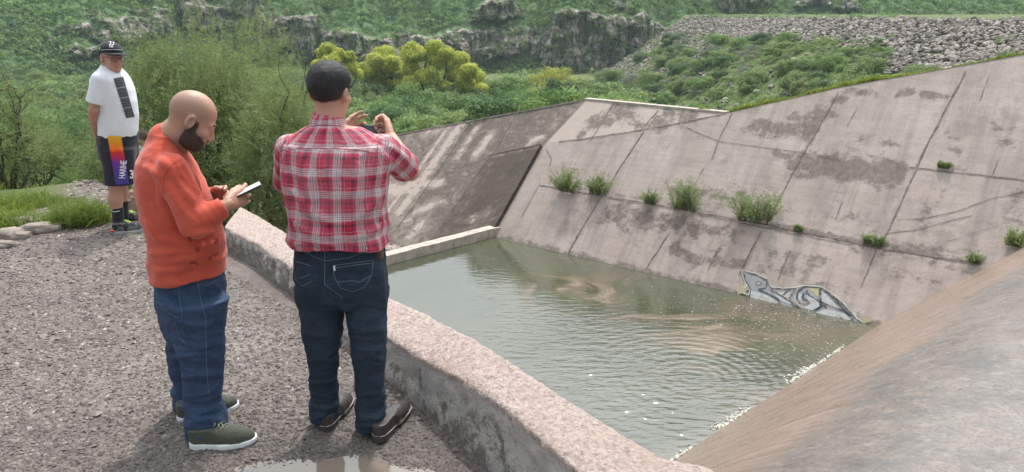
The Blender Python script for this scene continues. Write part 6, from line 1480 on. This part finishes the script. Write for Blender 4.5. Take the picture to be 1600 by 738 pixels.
    # jeans
    hip = Prof([s2(412, 250, 343, D0, .130), s2(436, 248, 348, D0, .138), s2(465, 248, 350, D0, .145), s2(490, 254, 351, D0, .145), s2(515, 262, 348, D0, .125)], a, b_, 2.3)
    dn, dfv = D0-.10, D0+.12
    rg = Prof([s2(470, 262, 352, dn, .10), s2(510, 274, 348, dn, .085), s2(550, 284, 347, dn-.01, .074), s2(590, 289, 344, dn-.02, .068), s2(630, 293, 343, dn-.03, .066), s2(655, 294, 350, dn-.04, .078), s2(682, 297, 351, dn-.04, .080)], a, b_, 2.1)
    lg = Prof([s2(470, 254, 330, dfv, .10), s2(510, 261, 322, dfv, .082), s2(550, 265, 315, dfv+.01, .072), s2(600, 271, 311, dfv+.01, .066), s2(630, 275, 314, dfv+.01, .066), s2(656, 276, 322, dfv+.01, .078)], a, b_, 2.1)
    hR_, hL_ = .042, .042
    def fj(P):
        ank = 1-sstep(.08, .40, P[:, 2]); kn = np.exp(-((P[:, 2]-.50)/.12)**2)
        d = smin(np.maximum(rg(P), hR_-P[:, 2]), np.maximum(lg(P), hL_-P[:, 2]), .012); d = smin(d, hip(P), .03)
        f = rid(P, (5, 5, 19), 81)*.012*(ank+.5*kn+.12)+rid(P+P[:, [2, 0, 1]]*.4, (8, 8, 12), 82)*.007*(1-.4*ank)
        return np.maximum(d-f, P[:, 2]-W(295, 408, D0)[2])
    lo, hi = bounds([W(238, 412, D0), W(352, 412, D0), g0, at_z(350, 690, 0), at_z(280, 650, 0)], .20); lo[2] = .03
    fj0 = fj; fj = with_folds(fj0, lo, hi, [[(272, 452), (290, 468), (306, 486)], [(286, 535), (315, 545), (345, 532)], [(288, 560), (315, 552), (342, 558)], [(296, 640), (322, 644), (346, 634)], [(297, 660), (325, 654), (350, 660)], [(295, 620), (320, 616), (342, 606)], [(266, 560), (290, 556)], [(272, 640), (296, 634)], [(276, 500), (310, 512), (345, 500)], [(290, 590), (340, 584)], [(330, 440), (346, 458)], [(262, 470), (280, 490)]], .010, .018)
    V, F = surface_nets(fj, lo, hi, .007); fade = np.clip(.15+.55*np.exp(-((V[:, 2]-.66)/.25)**2)*(fbm(V*5, 2, 9)*.5+.4)+.35*(1-sstep(.05, .3, V[:, 2]))*(rid(V, (6, 6, 24), 81)*.5+.5), 0, 1)
    je = mesh_np('jeans', V, F, denim('blue_denim', (.020, .038, .085), (.085, .14, .22)), True, e, {'fade': ('POINT', fade)}); SJ = Surf(V, F)
    X = lambda l: [(200+x/2.183, 400+y/2.183) for x, y in l]
    subpart(decal_lines('stitching', SJ, [X([(98, 106), (172, 104), (176, 150), (186, 205), (165, 210), (115, 178), (100, 130), (98, 106)]), X([(232, 98), (270, 100), (308, 78)]), X([(246, 68), (280, 64), (310, 46)]), X([(236, 80), (250, 160), (264, 205), (266, 300), (270, 420), (280, 500)]), X([(85, 60), (150, 76), (235, 82)]), X([(160, 225), (172, 270), (205, 310)])], .0028, M_stitch, e, .0015), je)
    mg = simple('olive_knit', (.075, .080, .058), .9, .2, 60, .5, 160)
    ll = simple('grey_green_lace', (.20, .22, .17), .9, .1, 60)
    shoe(e, at_z(298, 700, 0)*[1, 1, 0], at_z(402, 691, 0)*[1, 1, 0], .052, mg, M_white_rubber, .030, .046, .105, ll)
    shoe(e, at_z(278, 661, 0)*[1, 1, 0], at_z(374, 636, 0)*[1, 1, 0], .052, mg, M_white_rubber, .030, .046, .105, ll)
    pe = empty('phone', tuple(pc), 'phone with a bright white screen in the hands of the bald man', 'phone'); Hh = np.array([.037, .0045, .077])
    def rb(P, c0, H, r): q = P-c0; Q = np.stack([q @ pw_, q @ pn, q @ pl], -1); return np.linalg.norm(np.maximum(np.abs(Q)-(H-r), 0), axis=1)-r
    V, F = surface_nets(lambda P: rb(P, pc, Hh, .004), pc-.1, pc+.1, .003); mesh_np('case', V, F, simple('black_phone_case', (.02, .02, .022), .35, .1, 30), True, pe)
    sc_ = pc+pn*.0052; q = [sc_-pl*.073-pw_*.033, sc_+pl*.073-pw_*.033, sc_+pl*.073+pw_*.033, sc_-pl*.073+pw_*.033]
    sb2 = NB('lit_screen'); sb2.base((.6, .62, .62), .15, .5); sb2.p.inputs['Emission Color'].default_value = (.9, .95, .95, 1); sb2.p.inputs['Emission Strength'].default_value = .35
    mesh_np('screen', np.array(q), np.array([[0, 1, 2, 3]]), sb2.m, False, pe)
man_orange()
# ------------------------------------------------------------------ the man in white with the cap
def man_white():
    g0 = at_z(200, 362, 0); g0[2] = 0
    e = empty('person', tuple(g0), 'man in black cap, glasses, white tee and black shorts, hands behind his back', 'person')
    D0 = 6.68; fr = frame(84); a, b_ = fr[:, 0], fr[:, 1]
    def s2(py, L, Rr, dep, side): z, cx, cy, w, hd = sec(py, L, Rr, dep, side); return (z, cx, cy, side, w)
    tor = Prof([s2(213, 158, 211, D0, .165), s2(200, 158, 212, D0, .17), s2(180, 156, 212, D0, .175), s2(160, 154, 210, D0, .18), s2(140, 149, 205, D0, .185), s2(125, 146, 199, D0, .19), s2(116, 149, 194, D0, .16), s2(109, 155, 188, D0, .11), s2(104, 160, 186, D0, .07)], a, b_, 2.25)
    sR, eR, wR = W(157, 125, D0-.17), W(147, 172, D0-.18), W(149, 203, D0-.04); sL, eL, wL = W(165, 124, D0+.18), W(158, 172, D0+.18), W(150, 207, D0+.05)
    nb, nt_ = W(171, 110, D0), W(174, 98, D0); Hc = W(174.5, 90, D0-.03); Hf = frame(124, 4, 3)
    def fneck(P): return smin(head_sdf((P-Hc) @ Hf/1.06)*1.06, cap(P, nb, nt_, .066, .064), .03)
    body = []; lo, hi = bounds([Hc, nb], .14); V, F = surface_nets(fneck, lo, hi, .0055); body.append((V, F))
    kR, aR = W(181, 290, D0-.10), W(185, 345, D0-.11); kL, aL = W(190, 280, D0+.12), W(192, 335, D0+.12); tR, tL = W(184, 225, D0-.1), W(188, 225, D0+.1)
    def fcore(P):
        d = tor(P, -.02); d = smin(d, cap(P, sR, eR, .050, .042), .03); d = smin(d, chain(P, [eR, eR*.6+wR*.4, wR], [.044, .042, .03], .02), .02)
        d = smin(d, cap(P, sL, eL, .05, .042), .03); d = smin(d, chain(P, [eL, eL*.6+wL*.4, wL], [.044, .042, .03], .02), .02)
        for t_, k_, a_ in ((tR, kR, aR), (tL, kL, aL)):
            mid = k_*.62+a_*.38-b_*.012; d = smin(d, chain(P, [t_, k_, mid, a_], [.060, .060, .060, .040], .03), .03)
        return d
    lo, hi = bounds([sR, sL, eR, eL, wR, kR, aR, aL, kL, tor.cx[0]*np.array([1, 0, 0])+np.array([0, D0, 1])], .14); lo[2] = .08
    V, F = surface_nets(fcore, lo, hi, .011); body.append((smooth_mesh(V, F), F))
    for w, sg in ((wR, 1), (wL, -1)):
        lo, hi = bounds([w], .16); V, F = surface_nets(lambda P: hand(P, w, np.array([.15, .1, -1.]), -b_, a*sg*-1+b_*.5, curls=[(15, 30, 20)]*4, th=(25, 15, 15)), lo, hi, .0055); body.append((V, F))
    V, F = join(body); mesh_np('body', V, F, skin('warm_skin', (.46, .26, .19)), True, e)
    # tee
    hemz = W(185, 213, D0)[2]; dR = nrm(eR-sR); dL = nrm(eL-sL)
    def fs(P):
        x, y, wx, wy = tor.loc(P)
        d = tor(P)-.004-.0035*rid(np.stack([x*5+y*4, y*6-P[:, 2]*5, P[:, 2]*7], -1), (1, 1, 1), 93)
        for s_, e_, d_ in ((sR, eR, dR), (sL, eL, dL)):
            L = np.linalg.norm(e_-s_)*.76; d = smin(d, np.maximum(cap(P, s_, e_, .073, .078)-.003*rid(P, (10, 10, 10), 94), (P-(s_+d_*L)) @ d_), .02)
        d = smin(d, cap(P, nb-np.array([0, 0, .03]), nb, .085, .078), .02)
        return np.maximum(np.maximum(d, hemz-P[:, 2]+.004*np.sin(P[:, 0]*20)), -cap(P, nb-np.array([0, 0, .02]), nb+(nt_-nb)*3, .072, .068))
    lo, hi = bounds([sR, sL, eR, eL, nb, W(158, 213, D0), W(212, 213, D0)], .17); lo[2] = hemz-.03
    V, F = surface_nets(fs, lo, hi, .009); V = smooth_mesh(V, F); sh = mesh_np('tee_shirt', V, F, cloth('white_jersey', (.74, .75, .79), .05, .85, 700, .35), True, e); S1 = Surf(V, F)
    pm = NB('grey_print'); q = pm.attr('quv', 'Vector'); sx = pm.n('SeparateXYZ'); pm.l(q, sx.inputs[0])
    v = sx.outputs[1]; u = sx.outputs[0]
    gap = pm.ramp(pm.math('FRACT', pm.math('MULTIPLY', v, 4.0)), [(0., .5), (.035, 0.), (.96, 0.), (.965, .5)], 'CONSTANT')
    txt = pm.math('GREATER_THAN', pm.noise(pm.mapv(q, (14, 60, 1)), 1., 2), .56); row = pm.ramp(pm.math('FRACT', pm.math('MULTIPLY', v, 16.)), [(0, 0.), (.55, 1.)], 'CONSTANT')
    c = pm.mix(pm.math('MULTIPLY', txt, row), (.07, .07, .078), (.20, .20, .215)); c = pm.mix(gap, c, (.6, .6, .63)); pm.base(c, .8, .2)
    o = decal_quad('print_panel', S1, [(177, 123), (192, 120), (210, 183), (197, 185)], 12, 34, pm.m, e, .004)
    if o: subpart(o, sh)
    # shorts
    hip = Prof([s2(205, 158, 212, D0, .165), s2(225, 157, 212, D0, .175), s2(245, 160, 212, D0, .175)], a, b_, 2.3)
    rg = Prof([s2(232, 159, 209, D0-.08, .105), s2(260, 163, 210, D0-.09, .105), s2(291, 167, 211, D0-.09, .108)], a, b_, 2.3)
    lg = Prof([s2(232, 162, 212, D0+.09, .10), s2(260, 167, 216, D0+.10, .10), s2(284, 172, 218, D0+.10, .105)], a, b_, 2.3)
    hz_ = W(189, 288, D0-.1)[2]
    def fsh(P):
        d = smin(smin(rg(P), lg(P), .01), hip(P), .03)-.004*rid(P, (9, 9, 3.5), 95); return np.maximum(np.maximum(d, hz_-P[:, 2]), P[:, 2]-W(185, 206, D0)[2])
    lo, hi = bounds([W(158, 206, D0), W(216, 206, D0), W(167, 290, D0), W(216, 290, D0)], .24); lo[2] = hz_-.03; hi[2] = W(185, 206, D0)[2]+.03
    V, F = surface_nets(fsh, lo, hi, .009); V = smooth_mesh(V, F); so_ = mesh_np('shorts', V, F, cloth('black_mesh_fabric', (.018, .016, .026), .2, .7, 600, .4), True, e); S2_ = Surf(V, F)
    fm = NB('flame_panel'); q = fm.attr('quv', 'Vector'); sx = fm.n('SeparateXYZ'); fm.l(q, sx.inputs[0])
    vv = fm.math('ADD', sx.outputs[1], fm.math('MULTIPLY', fm.math('SUBTRACT', fm.noise(fm.mapv(q, (9, 2.4, 1)), 1., 3), .5), .34))
    fm.base(fm.ramp(vv, [(0., (.70, .42, .03)), (.20, (.78, .24, .02)), (.36, (.60, .035, .02)), (.46, (.42, .03, .10)), (.56, (.14, .04, .28)), (.8, (.085, .05, .28)), (1., (.06, .05, .26))]), .7, .2)
    o = decal_quad('flame_panel', S2_, [(168, 211), (189, 213), (202, 288), (181, 289)], 14, 40, fm.m, e, .004)
    if o: subpart(o, so_)
    wt = simple('white_lettering', (.75, .75, .78), .8, .05, 40)
    subpart(decal_text('lettering', S2_, 'HARIHE', (194.6, 279), (.9, -8.6), (-12.5, -.4), wt, e, .008, .93, .0), so_)
    subpart(decal_text('number', S2_, '3', (202.2, 278.5), (13, .5), (-.8, -18.5), wt, e, .006), so_)
    # socks
    sk = cloth('black_knit', (.02, .02, .024), .2, .9, 500, .3)
    for k_, a_, L in ((kR, aR, 'r'), (kL, aL, 'l')):
        top_ = a_+(k_-a_)*.38; foot = a_*[1, 1, 0]+[0, 0, .07]
        V, F = surface_nets(lambda P: np.maximum(chain(P, [top_, a_, foot], [.054, .047, .046], .02)-.001*fbm(P*40, 2, 3), P[:, 2]-top_[2]), *bounds([top_, foot], .09), .006); sk_ = mesh_np('sock', V, F, sk, True, e)
        if L == 'r':
            o = decal_lines('sock_mark', Surf(V, F), [[(176, 330), (179, 331.4), (187, 329.6)]], .006, wt, e, .002, 1.)
            if o: subpart(o, sk_)
    mu = NB('dark_grey_sneaker'); mu.base(mu.mix(mu.ramp(mu.noise(mu.pos(), 26, 3), [(.48, 0.), (.54, 1.)], 'LINEAR'), (.02, .02, .025), (.13, .13, .13)), .7, .3)
    ms = NB('grey_red_sole'); geo = ms.attr('tipv'); ms.base(ms.mix(ms.ramp(ms.noise(ms.pos(), 6, 2), [(.4, 0.), (.6, 1.)]), (.42, .40, .38), (.30, .28, .28)), .6, .3)
    lime = simple('lime_lace', (.48, .80, .06), .7, .05, 40)
    for hx, tx in (((177, 368), (229, 361)), ((190, 351), (229, 347))):
        h_, t_ = at_z(*hx, 0)*[1, 1, 0], at_z(*tx, 0)*[1, 1, 0]; up_ = shoe(e, h_, t_, .052, mu.m, ms.m, .034, .047, .11, lime)
        f = nrm(t_-h_); hc_ = h_+f*.012+np.array([0, 0, .045])
        V, F = surface_nets(lambda P: ell(P, hc_, (.036, .034, .014)), hc_-.07, hc_+.07, .006); subpart(mesh_np('heel_patch', V, F, simple('red_rubber', (.60, .05, .035), .5, .1, 40), True), up_)
    # cap
    def fc(P):
        Q = (P-Hc) @ Hf/1.06; Qs = Q.copy()
        cr_ = np.maximum(ell(Q, (0, -.010, .048), (.090, .108, .082)), .036-Q[:, 2])
        br = np.maximum(np.sqrt((Q[:, 0]/.086)**2+((Q[:, 1]-.070)/.092)**2)-1, 0)*.08; brd = np.maximum(np.maximum(br-.002, np.abs(Q[:, 2]-.040+.10*Q[:, 0]**2*8+.04*(Q[:, 1]-.08))-.005), .045-Q[:, 1]); return smin(cr_, brd, .004)
    lo, hi = bounds([Hc], .21); V, F = surface_nets(fc, lo, hi, .0055); cp = mesh_np('cap', V, F, cloth('black_cap_cloth', (.015, .017, .022), .2, .8, 600, .2), True, e); SCp = Surf(V, F)
    X = lambda l: [(130+x/9.227, 50+y/9.227) for x, y in l]
    o = decal_lines('emblem', SCp, [X([(372, 150), (385, 140), (400, 150), (395, 175), (375, 180)]), X([(385, 195), (385, 225)]), X([(405, 200), (405, 225)]), X([(415, 145), (430, 135), (448, 150), (430, 165), (445, 185)]), X([(422, 195), (425, 225)]), X([(372, 190), (445, 185)])], .005, wt, e, .0025, .5)
    if o: subpart(o, cp)
    o = decal_lines('brim_edge', SCp, [X([(255, 262), (340, 258), (440, 256), (560, 262)])], .006, simple('grey_trim', (.34, .34, .36), .8, .1, 40), e, .003, 1.)
    if o: subpart(o, cp)
    o = decal_lines('button_mark', SCp, [X([(236, 232), (244, 246)])], .016, wt, e, .003, .5)
    if o: subpart(o, cp)
    # glasses and short hair under the cap
    T = lambda x, y, z: Hc+Hf @ (np.array([x, y, z])*1.06)
    fr_ = []
    for sg in (-1, 1): fr_.append((np.array([T(sg*(.034+.024*math.cos(q)), .103-.004*abs(math.cos(q)), -.004+.018*math.sin(q)*(1.0)) for q in np.linspace(0, 2*math.pi, 17)]), .0022))
    fr_ += [(np.array([T(-.011, .104, .0), T(.011, .104, .0)]), .002), (np.array([T(.058, .098, .004), T(.079, .06, .006), T(.080, -.005, .004)]), .0018), (np.array([T(-.058, .098, .004), T(-.079, .06, .006), T(-.080, -.005, .004)]), .0018)]
    V, F = tubes(fr_, 5); gl = mesh_np('glasses', V, F, simple('dark_red_frame', (.07, .02, .025), .3, .1, 40), True, e)
    V, F = tubes([(np.array([T(x, .092-.25*x*x*8, -.068-.004+abs(x)*.35) for x in np.linspace(-.024, .024, 9)]), .0028)], 5); mesh_np('mouth', V, F, simple('dark_lip', (.20, .06, .05), .6, .1, 40), True, e)
    for sg in (-1, 1):
        V, F = surface_nets(lambda P: ell(P, T(sg*.031, .0835, -.001), (.007, .007, .006)), T(sg*.031, .0835, -.001)-.015, T(sg*.031, .0835, -.001)+.015, .003); mesh_np('eye', V, F, simple('dark_eye', (.03, .02, .02), .2, .1, 40), True, e)
    def fhr(P):
        Q = (P-Hc) @ Hf/1.06; return np.maximum(head_sdf(Q)-.006+.001*fbm(Q*150, 2, 4), np.maximum(np.maximum(-.06-Q[:, 2], Q[:, 1]+.02), Q[:, 2]-.05))
    V, F = surface_nets(fhr, *bounds([Hc], .13), .006); mesh_np('hair', V, F, simple('short_dark_hair', (.03, .026, .024), .7, .3, 200), True, e)
man_white()
# ------------------------------------------------------------------ a fourth person, almost hidden, sitting on the bank behind
def man_far():
    D0 = 9.6; Hc = W(224.5, 218, D0); e = empty('person', (Hc[0], Hc[1], Hc[2]-.75), 'person sitting low behind the man in orange, only brown hair and a white shirt showing', 'person')
    Hf = frame(110, 20, 0); nb = Hc+[-.01, 0, -.17]; hipc = Hc+np.array([-.08, .02, -.66]); kn = hipc+np.array([.36, -.05, .12]); ft_ = kn+np.array([.06, 0, -.38])
    def fb(P):
        d = smin(head_sdf((P-Hc) @ Hf), cap(P, nb, Hc-[0, 0, .08], .055, .055), .03); d = smin(d, chain(P, [nb-[0, 0, .05], hipc], [.13, .13], .05), .05)
        for s in (-.12, .12): o = np.array([0, s, 0]); d = smin(d, chain(P, [hipc+o, kn+o, ft_+o], [.08, .06, .045], .03), .03); d = smin(d, chain(P, [nb+o*1.4-[0, 0, .06], nb+o*1.6+[.06, 0, -.32], kn+o+[-.04, 0, .06]], [.05, .042, .03], .03), .03)
        return d
    V, F = surface_nets(fb, *bounds([Hc, hipc, kn, ft_], .25), .012); mesh_np('body', V, F, skin('far_skin', (.40, .22, .16)), True, e)
    V, F = surface_nets(lambda P: np.maximum(chain(P, [nb-[0, 0, .04], hipc], [.155, .16], .05), nb[2]-.0-9+P[:, 2]*0), *bounds([nb, hipc], .2), .014); mesh_np('white_shirt', V, F, cloth('white_shirt_cloth', (.7, .7, .72)), True, e)
    def fh(P): Q = (P-Hc) @ Hf; return np.maximum(head_sdf(Q)-.012, np.minimum(np.maximum(-.06-Q[:, 2], Q[:, 1]+.02), np.maximum(.03-Q[:, 2], Q[:, 1]-.07)))
    V, F = surface_nets(fh, *bounds([Hc], .14), .007); mesh_np('hair', V, F, simple('brown_hair', (.10, .05, .035), .6, .3, 100), True, e)
man_far()
